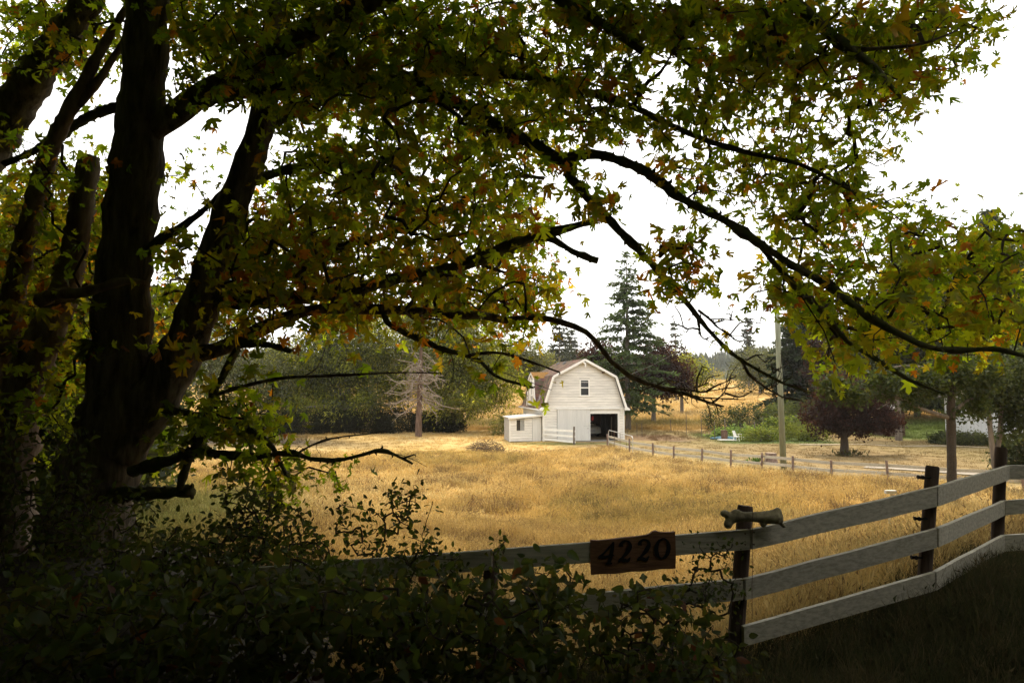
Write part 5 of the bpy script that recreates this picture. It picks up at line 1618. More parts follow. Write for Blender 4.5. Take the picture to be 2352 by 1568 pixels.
# where the photograph shows leaves: rows of (x0, x1, density)
ROWS = [
 (0, [(0, 620, 8), (620, 1180, 10), (1180, 1250, 5), (1250, 1520, 7), (1520, 1600, 7), (1600, 1980, 9), (1980, 2180, 8), (2180, 2270, 5)]),
 (56, [(0, 80, 8), (80, 270, 10), (270, 400, 5), (400, 1180, 10), (1180, 1300, 7), (1300, 1540, 6), (1540, 2000, 9), (2000, 2260, 8)]),
 (112, [(0, 40, 8), (40, 120, 4), (120, 290, 9), (400, 470, 5), (470, 1290, 10), (1300, 1480, 6), (1570, 1900, 9), (1900, 2120, 8), (2120, 2250, 6)]),
 (168, [(0, 30, 5), (110, 200, 2), (200, 290, 2), (400, 560, 5), (560, 1290, 10), (1300, 1460, 7), (1560, 1700, 8), (1700, 1880, 7), (1880, 2110, 7)]),
 (224, [(60, 150, 1), (150, 290, 2), (640, 1290, 9), (1290, 1400, 7), (1420, 1480, 3), (1500, 1690, 7), (1710, 1850, 4), (1850, 2080, 6)]),
 (280, [(0, 60, 5), (90, 280, 2), (500, 540, 2), (650, 860, 6), (860, 1300, 9), (1300, 1420, 5), (1440, 1640, 7), (1640, 1740, 3), (1760, 1970, 7), (2000, 2070, 3)]),
 (336, [(0, 290, 3), (370, 510, 4), (640, 1160, 8), (1180, 1300, 6), (1490, 1700, 6), (1700, 1990, 8), (2000, 2060, 3)]),
 (392, [(0, 290, 9), (370, 480, 3), (620, 1230, 8), (1340, 1400, 4), (1560, 1690, 7), (1700, 2050, 8)]),
 (448, [(0, 290, 10), (380, 430, 3), (560, 1220, 9), (1340, 1410, 6), (1580, 1630, 3), (1650, 1790, 6), (1800, 2040, 7), (2060, 2180, 4)]),
 (504, [(0, 290, 10), (370, 440, 4), (520, 1240, 9), (1390, 1430, 3), (1530, 1590, 5), (1780, 1890, 6), (1900, 2050, 5), (2060, 2250, 8), (2260, 2352, 7)]),
 (560, [(0, 230, 10), (370, 460, 6), (500, 1260, 9), (1490, 1620, 7), (1740, 1790, 4), (1810, 2352, 9)]),
 (616, [(0, 230, 10), (360, 450, 7), (480, 1280, 9), (1510, 1630, 6), (1760, 2352, 9)]),
 (672, [(0, 230, 9), (340, 430, 5), (430, 1230, 9), (1270, 1370, 2), (1510, 1590, 4), (1650, 1750, 4), (1810, 2352, 10)]),
 (728, [(0, 230, 9), (340, 450, 4), (450, 560, 5), (560, 900, 4), (900, 1210, 6), (1340, 1400, 2), (1640, 1740, 1), (1860, 2352, 10)]),
 (784, [(0, 230, 9), (490, 540, 1), (1000, 1220, 4), (1880, 2030, 7), (2030, 2352, 5)]),
 (840, [(0, 230, 8), (460, 620, 2), (1090, 1270, 2), (1900, 1990, 2)]),
 (896, [(0, 230, 8), (450, 650, 6)]),
 (952, [(0, 200, 8), (410, 650, 7)]),
 (1008, [(0, 200, 5), (360, 430, 2), (560, 670, 6)]),
 (1064, [(490, 640, 5), (640, 780, 5)]),
 (1112, [(570, 690, 4)]),
]
seeds = []; sden = []
for y0, row in ROWS:
    for x0, x1, d in row:
        zc = 9.6 if x0 < 1300 else 7.6
        n = rng.poisson((x1 - x0) * 50 / 3136 * d * (.62 if d < 7 else .80 if x0 > 1250 else 1.15) * (zc / 9.5) ** 1.3)
        px = rng.uniform(x0, x1, n); py = rng.uniform(y0, y0 + 56, n)
        for a, b_ in zip(px, py):
            if a < 300: Y = rng.uniform(10.4, 14.0) if rng.uniform() < .85 else rng.uniform(9, 10.4)
            elif b_ > 840 and a < 900: Y = rng.uniform(8.4, 10.4)
            elif a < 1300: Y = rng.uniform(9.6, 14.0) if rng.uniform() < (.92 if a > 780 and b_ > 470 else .80) else rng.uniform(7.4, 9.4)
            elif a < 1650: Y = rng.uniform(7.2, 9.2)
            else: Y = rng.uniform(7.3, 10.2) if rng.uniform() < (.9 if b_ > 330 else .6) else rng.uniform(6.2, 7.3)
            seeds.append(at(a, b_, Y)); sden.append((a, b_))
seeds = np.array(seeds); sden = np.array(sden)
NS = len(seeds)
nodes = np.vstack(SKEL)
# grow twigs: every leaf cluster joins the nearest wood already there
best = np.full(NS, 1e9); par = np.full(NS, -1)
for k in range(0, len(nodes), 400):
    D = np.linalg.norm(seeds[:, None, :] - nodes[None, k:k + 400], axis=2)
    j = D.argmin(1); dm = D[np.arange(NS), j]
    u = dm < best
    best[u] = dm[u]; par[u] = k + j[u]
OFF = len(nodes)
done = np.zeros(NS, bool); order = []
bd = best.copy(); bp_ = par.copy()
for _ in range(NS):
    i = int(np.argmin(np.where(done, 1e9, bd)))
    done[i] = True; order.append(i)
    d = np.linalg.norm(seeds - seeds[i], axis=1) * 1.12
    u = (d < bd) & ~done
    bd[u] = d[u]; bp_[u] = OFF + i
cnt = np.ones(NS)
for i in reversed(order):
    if bp_[i] >= OFF: cnt[bp_[i] - OFF] += cnt[i]
tw = MB()
for i in order:
    p = nodes[bp_[i]] if bp_[i] < OFF else seeds[bp_[i] - OFF]
    q = seeds[i]
    L_ = np.linalg.norm(q - p)
    if L_ > 2.6: continue
    m = (p + q) / 2 + rng.normal(size=3) * .10 * L_ + [0, 0, .05 * L_]
    r = min(.0055 * math.sqrt(cnt[i]) + .0025, .024)
    tw.tube([p, m, q], [r * 1.15, r, r * .8], 4 if r > .008 else 3, cap=False)
o = tw.build('twigs', M_TWIG, maple, mb_)
o['kind'] = 'stuff'

per = 11
ci = np.repeat(np.arange(NS), per)
near_f = np.where(sden[ci][:, 0] > 1300, .16, .20)
LP = seeds[ci] + rng.normal(size=(len(ci), 3)) * near_f[:, None] * [1, 1, .7]
n = len(LP)
SZ = rng.choice([.085, .115, .15, .20], n, p=[.30, .35, .25, .10]) * rng.uniform(.85, 1.15, n)
FRm = frames(n, (0, -.15, .5), .66, (0, 0, -.8), .75)
GREEN_P = [(.046, .075, .012), (.072, .098, .014), (.105, .128, .016), (.085, .082, .018), (.17, .13, .020), (.15, .062, .016), (.085, .030, .012)]
SZ = SZ * np.where(sden[ci][:, 0] > 1600, .88, 1.0)
lc = pick(GREEN_P, [4.5, 4.5, 2.2, 1.6, .3, .4, .3], n)
warm = ((sden[ci][:, 1] > 430) & (sden[ci][:, 1] < 840) & (sden[ci][:, 0] < 1330)) | (sden[ci][:, 0] > 1330) & (sden[ci][:, 0] < 1790) & (sden[ci][:, 1] > 560)
w2 = pick(GREEN_P, [3, 3.6, 2.6, 2, .8, 1.1, .5], n)
lc = np.where(warm[:, None], w2, lc)
low = sden[ci][:, 1] > 840
lc = np.where(low[:, None], pick(GREEN_P, [5, 4, 1.5, .6, .1, .1, .05], n), lc)
br = np.clip(rng.normal(.05, .33, n), 0, .95) * np.where(warm, 1.0, .6)
# the 300 leaves that show largest become leaf objects
lx, ly, lf = project(LP)
app = SZ / np.maximum(lf, .1)
app = np.where((lx > 10) & (lx < 2340) & (ly > 10) & (ly < 1100) & (lf > 0), app, 0)
big = np.argsort(-app)[:300]
mask = np.ones(n, bool); mask[big] = False
far_ = mask & (lf > 9.3); nr_ = mask & ~far_
leaves('foliage', T_MAPLE, LP[nr_], FRm[nr_], SZ[nr_], lc[nr_], M_LEAF, maple, mb_, br[nr_], .45)['kind'] = 'stuff'
leaves('foliage', T_MAPLE_S, LP[far_], FRm[far_], SZ[far_], lc[far_], M_LEAF, maple, mb_, br[far_], .4)['kind'] = 'stuff'
variants = []
for k in range(28):
    V, F, C = leaves_arrays(T_MAPLE, np.zeros((1, 3)), np.eye(3)[None], [1.0], pick(GREEN_P, [5, 5, 2, 1.5, .2, .25, .1], 1), np.array([rng.uniform(0, .7)]), curl=.45)
    variants.append(new_mesh('leaf', V, F, M_LEAF, False, {'col': C}))
def leaf_objs(idx, P, FR, S_, var, parent, org):
    for j, i in enumerate(idx):
        o = bpy.data.objects.new('leaf', var[j % len(var)])
        COL.objects.link(o)
        o.parent = parent
        o.matrix_local = Matrix.Translation(Vector(P[i] - org)) @ Matrix([list(r) for r in FR[i]]).to_4x4() @ Matrix.Scale(float(S_[i]), 4)
leaf_objs(big, LP, FRm, SZ, variants, maple, mb_)

# unseen crown added above and behind the viewpoint, trimmed for its shade
nU = 46000
UP = np.column_stack([rng.uniform(-16, 13, nU), rng.uniform(-6, 20, nU), rng.uniform(7.5, 20, nU)])
ux_, uy_, uf = project(UP)
out_ = (UP[:, 0] < 10.5) & ((UP[:, 0] < 3) | (UP[:, 1] > 5)) & ((uf < -1.2) | (uf > 1.0) & ((uy_ < -1900 / np.maximum(uf, 1)) | (ux_ < -1900 / np.maximum(uf, 1)) | (ux_ > 2352 + 1900 / np.maximum(uf, 1))))
dome = ((UP[:, 0] + 1) / 17) ** 2 + ((UP[:, 1] - 6) / 14) ** 2 + ((UP[:, 2] - 9) / 11.5) ** 2 < 1
UP = UP[out_ & dome]
leaves('unseen_shade_crown', T_CLUMP, UP, frames(len(UP), (0, 0, 1), .6), rng.uniform(.5, .95, len(UP)), pick(GREEN_P[:3], [1, 1, 1], len(UP)), M_LEAF, maple, mb_)['kind'] = 'stuff'

# ================================================================ OTHER TREES ROUND THE MAPLE
def other_tree(name, label, base, pieces, m, cat='tree'):
    t = thing(name, base, label, cat)
    for nm, pts, n in pieces:
        wood(nm, pts, n, m, t, base, jit=.07, skel=False)
    return t
b0 = at(-20, 1150, 10.5); b0[2] = float(gz(b0[0], b0[1]))
other_tree('dead_tree', 'barkless leaning dead tree at the left edge of the picture', b0,
  [('trunk', [(-45, 1180, 10.5, 90), (-15, 950, 10.5, 72), (15, 760, 10.4, 56), (38, 640, 10.3, 48), (66, 520, 10.2, 44), (108, 365, 10.0, 40), (150, 270, 9.9, 34), (195, 185, 9.8, 28), (240, 100, 9.7, 22), (296, 10, 9.6, 15), (340, -60, 9.5, 10)], 12),
   ('limb', [(150, 270, 9.9, 24), (215, 200, 9.85, 20), (262, 130, 9.8, 15), (300, 70, 9.8, 12)], 9)], M_SNAG)
b0 = at(10, 1200, 9.8); b0[2] = float(gz(b0[0], b0[1]))
other_tree('snag', 'broken-topped dark snag standing left of the maple trunk', b0,
  [('trunk', [(5, 1260, 9.8, 120), (20, 1060, 9.8, 108), (45, 920, 9.8, 96), (90, 800, 9.8, 80), (135, 700, 9.8, 66), (165, 600, 9.8, 58), (185, 490, 9.8, 52), (200, 400, 9.8, 47), (206, 360, 9.8, 45)], 14),
   ('limb', [(95, 690, 9.5, 34), (125, 676, 9.3, 28), (184, 672, 9.1, 24), (240, 658, 8.9, 22), (290, 645, 8.85, 16), (340, 650, 8.9, 9)], 9)], M_SNAG)
b0 = at(-260, 1150, 11.5); b0[2] = float(gz(b0[0], b0[1]))
other_tree('leaning_tree', 'thick dark leaning trunk crossing the upper left corner', b0,
  [('trunk', [(-330, 1150, 11.5, 130), (-180, 700, 11.3, 105), (-60, 400, 11.0, 90), (20, 270, 10.8, 84), (90, 160, 10.6, 76), (165, 55, 10.5, 64), (260, -80, 10.4, 50)], 14)], M_BARK)

GREENW = [(.050, .065, .020), (.070, .080, .024), (.035, .045, .016)]
def wood_tree(name, label, base, blobs, n=500, per=13, size=(.25, .5), spread=.45, tr=.22, pal=GREENW):
    return broadleaf(name, label, base, blobs, pal, [1] * len(pal), size=size, nclump=n, per=per, spread=spread, tr=tr, barkm=M_BARK, m=M_LEAF2)
for i, (x, y, h, w_) in enumerate([(-14, 13, 8.5, 3.2), (-11.5, 16, 6.0, 2.6), (-19, 9, 10, 4.0), (-17, 20, 10, 4.0), (-19, 27, 12, 4.2), (-23, 26, 12, 4.5), (-15.5, 25, 8, 3.0)]):  # one stands out of view, added to darken the left side
    zb = float(gz(x, y))
    wood_tree('bushy_tree', ['dense dark bushy tree left of the dead snags', 'lower leafy thicket tree showing between the snag and the maple', 'unseen dense tree added beyond the left edge to darken that side', 'dark bushy tree set back behind the left thicket', 'taller dark tree far left behind the dead snag', 'dark tree at the extreme left edge behind the dead tree', 'low dark tree just left of the maple trunk, further back'][i], (x, y, zb),
      [(x, y, zb + h * .35, w_, w_, h * .36), (x + 1, y, zb + h * .7, w_ * .8, w_ * .8, h * .3), (x - 1, y + .5, zb + h * .55, w_, w_, h * .35)], n=900, size=(.2, .4), spread=.35)
# unseen trees added behind and beside the viewpoint to shade the foreground
for i, (x, y, h, w_) in enumerate([(-24, -9, 16, 6), (-14, -8, 15, 6.5), (-5, -8, 13, 6.5), (4, -8, 12, 6.5), (13, -8, 12, 6.5), (22, -8, 16, 6.5), (-27, 4, 17, 6), (22, 1, 13, 4.5)]):
    zb = float(gz(x, y))
    wood_tree('unseen_shade_tree', 'dense leafy tree added out of view to shade the foreground', (x, y, zb),
      [(x, y, zb + h * .15, w_ * .9, 2.5, h * .16), (x, y, zb + h * .42, w_, w_ * .7, h * .22), (x + .5, y, zb + h * .66, w_, w_ * .7, h * .2), (x + 1, y, zb + h * .85, w_ * .85, w_ * .7, h * .16)], n=900, per=9, size=(.9, 1.6), spread=.9, tr=.3)['group'] = 'unseen trees added round the viewpoint for shade'

# ================================================================ SHRUBS AND BRAMBLES IN FRONT
SHR = [(.050, .075, .020), (.068, .092, .024), (.036, .055, .017)]
OV_VAR = []
for k in range(8):
    V, F, C = leaves_arrays(T_OVATE, np.zeros((1, 3)), np.eye(3)[None], [1.0], pick(SHR, [1, 1, 1], 1), np.array([rng.uniform(0, .3)]), curl=.4)
    OV_VAR.append(new_mesh('leaf', V, F, M_SHRUB, False, {'col': C}))

def shrub(name, label, base, rows, depth, k=1.0, leaf=(.035, .06), per=4, spread=.05, nbig=40, pal=SHR, wts=(1, 1, 1), cat='shrub', rowh=40, stem=.0035, brown=.15, group=None):
    base = np.array(base, float)
    t = thing(name, base, label, cat, group)
    sd = []
    for y0, row in rows:
        for x0, x1, d in row:
            m = rng.poisson((x1 - x0) * rowh / 1600 * d * .55 * k)
            for a, b_ in zip(rng.uniform(x0, x1, m), rng.uniform(y0, y0 + rowh, m)):
                Y = rng.uniform(*depth)
                p = at(a, b_, Y)
                if p[2] > float(gz(p[0], p[1])) + .02: sd.append(p)
    sd = np.array(sd)
    N = len(sd)
    dn = np.zeros(N, bool); bd = np.linalg.norm(sd - base, axis=1); bp = np.full(N, -1)
    order = []
    for _ in range(N):
        i = int(np.argmin(np.where(dn, 1e9, bd)))
        dn[i] = True; order.append(i)
        d = np.linalg.norm(sd - sd[i], axis=1) * 1.05
        u = (d < bd) & ~dn
        bd[u] = d[u]; bp[u] = i
    cn2 = np.ones(N)
    for i in reversed(order):
        if bp[i] >= 0: cn2[bp[i]] += cn2[i]
    b = MB()
    for i in order:
        p = base if bp[i] < 0 else sd[bp[i]]
        q = sd[i]; L_ = np.linalg.norm(q - p)
        r = min(stem * .5 * math.sqrt(cn2[i]) + .0012, .008)
        b.tube([p, (p + q) / 2 + rng.normal(size=3) * .08 * L_ + [0, 0, .04 * L_], q], [r * 1.1, r, r * .85], 4 if r > .004 else 3, cap=False)
    b.build('stems', M_TWIG, t, base)['kind'] = 'stuff'
    ci = np.repeat(np.arange(N), per)
    P = sd[ci] + rng.normal(size=(len(ci), 3)) * spread
    n = len(P)
    sz = rng.uniform(*leaf, n)
    fr = frames(n, (0, -.35, .7), .6, (0, 0, -.2), .9)
    cl = pick(pal, wts, n)
    lx, ly, lf = project(P)
    ap = sz / np.maximum(lf, .1)
    ap = np.where((lx > 5) & (lx < 2345) & (ly < 1560) & (lf > 0), ap * rng.uniform(.7, 1, n), 0)
    bg = np.argsort(-ap)[:nbig]
    mk = np.ones(n, bool); mk[bg] = False
    leaves('foliage', T_OVATE, P[mk], fr[mk], sz[mk], cl[mk], M_SHRUB, t, base, np.clip(rng.normal(brown, .2, mk.sum()), 0, .8), .4)['kind'] = 'stuff'
    leaf_objs(bg, P, fr, sz, OV_VAR, t, base)
    return t
def gpt(px, Y):
    p = at(px, 1400, Y); p[2] = float(gz(p[0], p[1])); return p

shrub('leafy_shrub', 'tall small-leaved shrub under the dead maple branches', gpt(600, 6.6), [(1080, [(500, 600, 2)]), (1120, [(500, 650, 5)]), (1160, [(480, 700, 8)]), (1200, [(470, 730, 9)]), (1240, [(450, 760, 9)]), (1280, [(430, 770, 9)]), (1320, [(430, 780, 9)]), (1360, [(430, 780, 8)])], (6.0, 7.2), k=2.2, leaf=(.045, .075), nbig=60)
shrub('leafy_shrub', 'open twiggy shrub standing up against the golden grass', gpt(850, 6.2), [(1080, [(900, 945, 2)]), (1110, [(880, 960, 5), (800, 840, 2)]), (1150, [(770, 960, 5)]), (1190, [(770, 950, 5)]), (1230, [(790, 900, 4)]), (1270, [(780, 900, 5)]), (1310, [(780, 920, 7)]), (1350, [(760, 930, 8)])], (5.9, 6.6), k=1.8, leaf=(.04, .065), nbig=60)
shrub('leafy_shrub', 'thin single-stemmed sprig right of the twiggy shrub', gpt(985, 5.9), [(1130, [(975, 1000, 2)]), (1180, [(970, 1000, 2)]), (1230, [(960, 1000, 3)])], (5.85, 5.95), k=1.2, per=3, nbig=10)
shrub('leafy_shrub', 'shrub leaning over the left end of the top rail', gpt(1020, 5.3), [(1230, [(930, 1000, 4), (1130, 1170, 3)]), (1265, [(880, 1060, 7), (1100, 1180, 3)]), (1305, [(850, 1090, 8)]), (1345, [(850, 1120, 8)]), (1385, [(850, 1150, 8)]), (1425, [(850, 1180, 8)])], (5.0, 5.6), k=1.5, nbig=60)
shrub('leafy_shrub', 'fine-leaved shrub growing up the rail left of the first post', gpt(1620, 5.4), [(1235, [(1600, 1690, 5)]), (1275, [(1590, 1690, 6)]), (1315, [(1560, 1695, 8)]), (1355, [(1545, 1690, 8)]), (1395, [(1540, 1690, 7)])], (5.35, 5.65), k=1.2, leaf=(.025, .045), nbig=40)
shrub('leafy_shrub', 'dark thicket round the foot of the maple', gpt(250, 8.0), [(960, [(0, 200, 5)]), (1000, [(0, 200, 6)]), (1050, [(0, 170, 6)]), (1100, [(0, 230, 9)]), (1150, [(0, 360, 9)]), (1200, [(0, 430, 12)]), (1250, [(0, 460, 14)]), (1300, [(0, 480, 14)]), (1350, [(0, 480, 12)])], (6.6, 8.6), k=1.2, rowh=50, leaf=(.05, .085), spread=.09, nbig=60)
BR = [(.046, .068, .020), (.062, .080, .024), (.08, .075, .02), (.10, .04, .02)]
shrub('bramble_bush', 'bramble leaves crowding below the number board', gpt(1450, 5.0), [(1300, [(1200, 1345, 7)]), (1340, [(1180, 1350, 8), (1420, 1560, 6)]), (1380, [(1150, 1540, 8)]), (1420, [(1150, 1660, 8)]), (1460, [(1150, 1700, 8)]), (1500, [(1150, 1720, 8)]), (1540, [(1150, 1760, 8)])], (4.5, 5.45), k=1.0, leaf=(.05, .10), spread=.07, nbig=120, pal=BR, wts=(5, 4, 1, .4))
shrub('bramble_bush', 'dark bramble thicket filling the bottom centre of the picture', gpt(900, 4.4), [(1350, [(600, 1250, 7)]), (1390, [(600, 1250, 8)]), (1430, [(600, 1260, 8)]), (1470, [(600, 1260, 8)]), (1510, [(600, 1260, 8)]), (1550, [(600, 1260, 8)])], (3.9, 5.0), k=1.0, leaf=(.05, .11), spread=.08, nbig=120, pal=BR, wts=(5, 4, .6, .2))
shrub('bramble_bush', 'dark bramble thicket filling the bottom left corner', gpt(300, 4.4), [(1330, [(0, 640, 7)]), (1370, [(0, 640, 8)]), (1410, [(0, 640, 8)]), (1450, [(0, 640, 8)]), (1490, [(0, 640, 8)]), (1530, [(0, 640, 8)]), (1560, [(0, 640, 6)])], (3.8, 5.2), k=1.0, leaf=(.05, .11), spread=.08, nbig=120, pal=BR, wts=(5, 4, .6, .2))
shrub('leafy_shrub', 'dark shrub between the maple foot and the twiggy shrub', gpt(560, 5.6), [(1240, [(250, 480, 7)]), (1280, [(280, 800, 7)]), (1320, [(300, 860, 8)]), (1360, [(300, 860, 8)])], (5.0, 6.2), k=1.0, leaf=(.04, .08), nbig=60)

# ================================================================ GRASS
def tuft(name, nb, h, w, spread, seedheads=0.3, lean=.35):
    V = []; F = []; Hh = []
    for i in range(nb):
        a = rng.uniform(0, 6.283); r = spread * math.sqrt(rng.uniform())
        x, y = r * math.cos(a), r * math.sin(a)
        hh = h * rng.uniform(.45, 1.1)
        b_ = rng.uniform(0, 6.283); l = lean * hh * rng.uniform(.2, 1.3)
        dx, dy = math.cos(b_) * l, math.sin(b_) * l
        px, py = -math.sin(b_ + rng.uniform(-1, 1)) * w / 2, math.cos(b_) * w / 2
        k = len(V)
        V += [(x - px, y - py, -.05), (x + px, y + py, -.05), (x + dx * .35 - px * .8, y + dy * .35 - py * .8, hh * .6), (x + dx * .35 + px * .8, y + dy * .35 + py * .8, hh * .6), (x + dx, y + dy, hh * rng.uniform(.85, 1.0))]
        F += [(k, k + 1, k + 3), (k, k + 3, k + 2), (k + 2, k + 3, k + 4)]
        Hh += [0, 0, .6, .6, 1]
        if rng.uniform() < seedheads:
            k = len(V)
            tx_, ty_, tz_ = x + dx, y + dy, hh * .95
            V += [(tx_ - px * 1.8, ty_ - py * 1.8, tz_), (tx_ + px * 1.8, ty_ + py * 1.8, tz_ + .01), (tx_ + dx * .25, ty_ + dy * .25, tz_ + .13 * h)]
            F += [(k, k + 1, k + 2)]
            Hh += [1, 1, 1]
    me = new_mesh(name, V, np.array(F), None, False, {'h': np.array(Hh, float)})
    return me

def grass_mat(name):
    m = bpy.data.materials.new(name)
    m.use_nodes = True
    t = m.node_tree
    t.nodes.clear()
    out = nd(t, 'ShaderNodeOutputMaterial')
    a = nd(t, 'ShaderNodeAttribute'); a.attribute_type = 'INSTANCER'; a.attribute_name = 'tint'
    d = nd(t, 'ShaderNodeBsdfDiffuse'); tr = nd(t, 'ShaderNodeBsdfTranslucent')
    t.links.new(a.outputs['Color'], d.inputs['Color'])
    t.links.new(a.outputs['Color'], tr.inputs['Color'])
    ms = nd(t, 'ShaderNodeMixShader'); ms.inputs[0].default_value = .35
    t.links.new(d.outputs[0], ms.inputs[1]); t.links.new(tr.outputs[0], ms.inputs[2])
    t.links.new(ms.outputs[0], out.inputs['Surface'])
    return m
M_GRASS = grass_mat('dry_grass')

def scatter(name, P, rotz, tilt, scl, tint, tufts):
    me = bpy.data.meshes.new(name)
    P = np.asarray(P, np.float32)
    n = len(P)
    me.vertices.add(n)
    me.vertices.foreach_set('co', P.ravel())
    a = me.attributes.new('rot', 'FLOAT_VECTOR', 'POINT')
    a.data.foreach_set('vector', np.column_stack([tilt[:, 0], tilt[:, 1], rotz]).astype(np.float32).ravel())
    a = me.attributes.new('scl', 'FLOAT_VECTOR', 'POINT')
    a.data.foreach_set('vector', scl.astype(np.float32).ravel())
    a = me.attributes.new('idx', 'INT', 'POINT')
    a.data.foreach_set('value', rng.integers(0, len(tufts), n).astype(np.int32))
    a = me.attributes.new('tint', 'FLOAT_COLOR', 'POINT')
    a.data.foreach_set('color', np.column_stack([tint, np.ones(n)]).astype(np.float32).ravel())
    o = link(name, me)
    g = bpy.data.node_groups.new(name + '_scatter', 'GeometryNodeTree')
    g.interface.new_socket('Geometry', in_out='INPUT', socket_type='NodeSocketGeometry')
    g.interface.new_socket('Geometry', in_out='OUTPUT', socket_type='NodeSocketGeometry')
    gi = nd(g, 'NodeGroupInput'); go = nd(g, 'NodeGroupOutput')
    ip = nd(g, 'GeometryNodeInstanceOnPoints')
    ip.inputs['Pick Instance'].default_value = True
    jn = nd(g, 'GeometryNodeGeometryToInstance')
    for tm in tufts:
        src = bpy.data.objects.new('tuft_source', tm)
        oi = nd(g, 'GeometryNodeObjectInfo')
        oi.inputs['Object'].default_value = src
        g.links.new(oi.outputs['Geometry'], jn.inputs[0])
    def na(nm, typ):
        k = nd(g, 'GeometryNodeInputNamedAttribute'); k.data_type = typ
        k.inputs['Name'].default_value = nm
        return k.outputs['Attribute']
    er = nd(g, 'FunctionNodeEulerToRotation')
    g.links.new(na('rot', 'FLOAT_VECTOR'), er.inputs[0])
    g.links.new(gi.outputs[0], ip.inputs['Points'])
    g.links.new(jn.outputs[0], ip.inputs['Instance'])
    g.links.new(na('idx', 'INT'), ip.inputs['Instance Index'])
    g.links.new(er.outputs[0], ip.inputs['Rotation'])
    g.links.new(na('scl', 'FLOAT_VECTOR'), ip.inputs['Scale'])
    g.links.new(ip.outputs[0], go.inputs[0])
    mo = o.modifiers.new('scatter', 'NODES')
    mo.node_group = g
    return tag(o, kind='stuff')

TALL = [tuft('grass_tuft', 34, .55, .009, .20, .5) for _ in range(5)]
FARG = [tuft('grass_tuft', 34, .55, .020, .34, .4) for _ in range(4)]
LAWN = [tuft('grass_tuft', 30, .10, .014, .26, 0, .7) for _ in range(3)]
VERGE = [tuft('grass_tuft', 36, .22, .006, .16, .05, .9) for _ in range(4)]
for me in TALL + FARG + LAWN + VERGE:
    me.materials.append(M_GRASS)

def fence_y(x):
    xs = [p[1][0] for p in [(0, q[2]) for q in P_OBJ]]
    ysf = [q[2][1] for q in P_OBJ]
    xx = [q[2][0] for q in P_OBJ]
    return np.interp(x, xx, ysf)
def farline(x):
    return np.interp(x, [-60, 0, 4, 7.6, 8.5, 9.6, 11.8, 14.3, 17, 24, 30, 45], [50, 51, 52, 54.5, 49.6, 46.7, 42.7, 39.3, 36.4, 32, 29, 26])

def field_points(n, y0, y1):
    y = np.sqrt(rng.uniform(y0 ** 2, y1 ** 2, n))
    x = rng.uniform(-.86, .86, n) * y
    return x, y
def field_tint(x, y, n):
    n1 = np.sin(x * .23 + .7 * np.sin(y * .11)) * np.sin(y * .17 + .5 * np.sin(x * .13))
    c = np.array([.54, .36, .115]) + (np.array([.64, .475, .20]) - np.array([.54, .36, .115])) * np.clip(.3 + .6 * n1 + rng.normal(0, .25, n), 0, 1)[:, None]
    n2 = np.sin(x * .9 + 1.7 * np.sin(y * .6 + .5)) * np.sin(y * .8 + 1.2 * np.sin(x * .5))
    c = c * (1 + .16 * n2 + .10 * np.sin(x * 2.3 + y * 1.1) * np.sin(y * 1.9 - x * .7))[:, None]
    br_ = (rng.uniform(size=n) < .12 + .30 * (n2 < -.45))
    c[br_] = np.array([.25, .16, .075])
    gw = .75 * sstep(4, 9, -x - (y - 16) * .25) * sstep(9, 12, y) * (1 - sstep(26, 38, y)) + .12 * (rng.uniform(size=n) < .4)
    gw = np.clip(gw + .35 * (n1 < -.45) * rng.uniform(size=n), 0, 1)
    c = c * (1 - gw[:, None]) + np.array([.17, .19, .055]) * gw[:, None]
    return c * rng.uniform(.72, 1.2, (n, 1))

pts = []
x, y = field_points(26000, 6.0, 24); pts.append((x, y, 0))
x, y = field_points(24000, 22, 56); pts.append((x, y, 1))
for x, y, k in pts:
    ok = (y > fence_y(x) + .35) & (y < farline(x)) & ~((x < -1.6) & (y < 11.5))
    if k == 0: ok &= y < 24
    x, y = x[ok], y[ok]; n = len(x)
    P = np.column_stack([x, y, gz(x, y)])
    patch = .75 + .35 * np.sin(x * .5 + 2 * np.sin(y * .31)) * np.sin(y * .43 + 1.0) + .18 * np.sin(x * 1.7 + y * .6) * np.sin(y * 1.5 - x * .4)
    short = 1 - .55 * sstep(44, 50, y) * (1 - sstep(0, 5, x)) - .35 * sstep(30, 40, y)
    s = rng.uniform(.65, 1.2, n) * patch * short
    wd_ = np.sin(x * .33 + 1.2 * np.sin(y * .27)) 
    wind = np.column_stack([rng.normal(0, .22, n) + .22 * np.cos(x * .4 + y * .3), rng.normal(.05, .22, n) + .30 * wd_])
    scatter('field_grass', P, rng.uniform(0, 6.28, n), wind, np.column_stack([np.ones(n) * (1.0 if k == 0 else 1.35), np.ones(n) * (1.0 if k == 0 else 1.35), np.maximum(s, .2)]), field_tint(x, y, n), TALL if k == 0 else FARG)
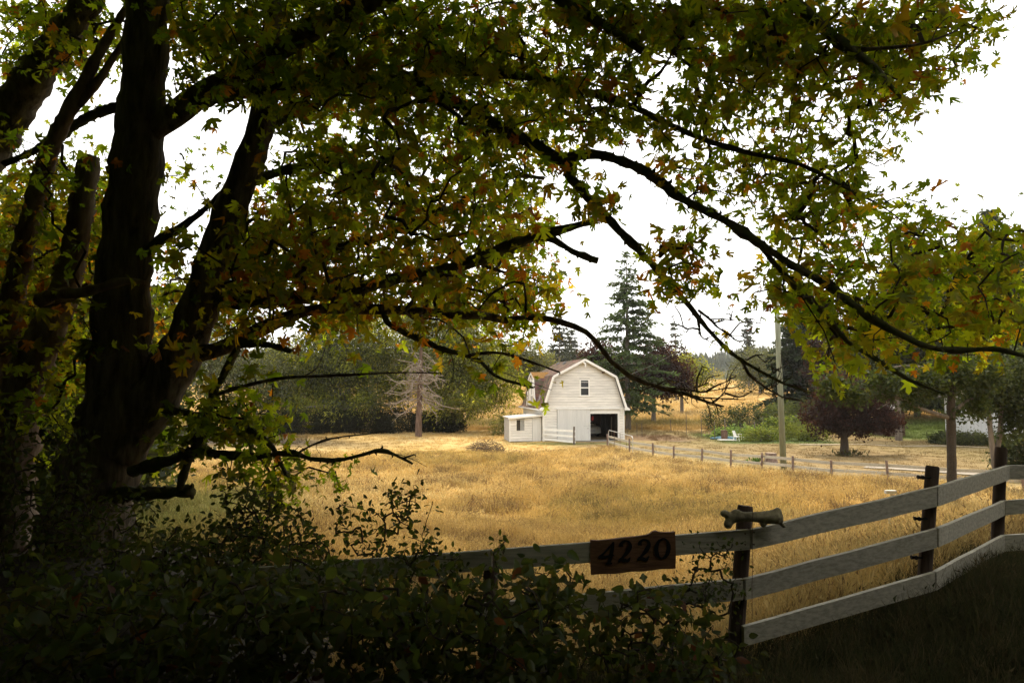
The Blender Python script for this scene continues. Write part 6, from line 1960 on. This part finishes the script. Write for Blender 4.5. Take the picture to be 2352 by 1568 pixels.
# mown lawn and the far slopes
n = 9000
x = rng.uniform(-40, 60, n); y = rng.uniform(36, 76, n)
ok = (y > farline(x) + .4) & ~((np.abs(x - 6) < 6.5) & (y > 58.5) & (y < 72))
x, y = x[ok], y[ok]; n = len(x)
cz = zone_color(x, y) * rng.uniform(.8, 1.25, (n, 1))
scatter('lawn_grass', np.column_stack([x, y, gz(x, y)]), rng.uniform(0, 6.28, n), np.zeros((n, 2)), np.column_stack([np.full(n, 1.5), np.full(n, 1.5), rng.uniform(.5, 1.4, n) * np.where(y > 62, 2.0, 1)]), cz, LAWN)
n = 16000
y = 76 + 190 * rng.uniform(0, 1, n) ** 1.5; x = rng.uniform(-.8, .8, n) * y
cz = zone_color(x, y) * rng.uniform(.75, 1.25, (n, 1))
scatter('meadow_grass', np.column_stack([x, y, gz(x, y)]), rng.uniform(0, 6.28, n), np.zeros((n, 2)), np.column_stack([np.full(n, 2.6), np.full(n, 2.6), rng.uniform(.6, 1.2, n)]), cz, FARG)
# verge on this side of the fence
n = 5200
x = rng.uniform(.4, 9, n); y = rng.uniform(3.0, 9, n)
ok = (y < fence_y(x) + .5)
x, y = x[ok], y[ok]; n = len(x)
scatter('verge_grass', np.column_stack([x, y, gz(x, y)]), rng.uniform(0, 6.28, n), rng.normal(0, .25, (n, 2)), np.column_stack([np.ones(n), np.ones(n), rng.uniform(.5, 1.5, n)]), pick([(.085, .078, .036), (.13, .10, .05), (.055, .06, .026)], [3, 1.8, 3], n), VERGE)

# ================================================================ HAZE
hz = MB().box(-950, 950, -62, 1450, -3, 90).build('haze', None)
hm = bpy.data.materials.new('haze')
hm.use_nodes = True
t = hm.node_tree
t.nodes.clear()
out = nd(t, 'ShaderNodeOutputMaterial')
pv = nd(t, 'ShaderNodeVolumePrincipled')
pv.inputs['Color'].default_value = (.95, .93, .88, 1)
pv.inputs['Density'].default_value = 0.00022
pv.inputs['Anisotropy'].default_value = 0.5
t.links.new(pv.outputs[0], out.inputs['Volume'])
hz.data.materials.append(hm)
tag(hz, kind='stuff')
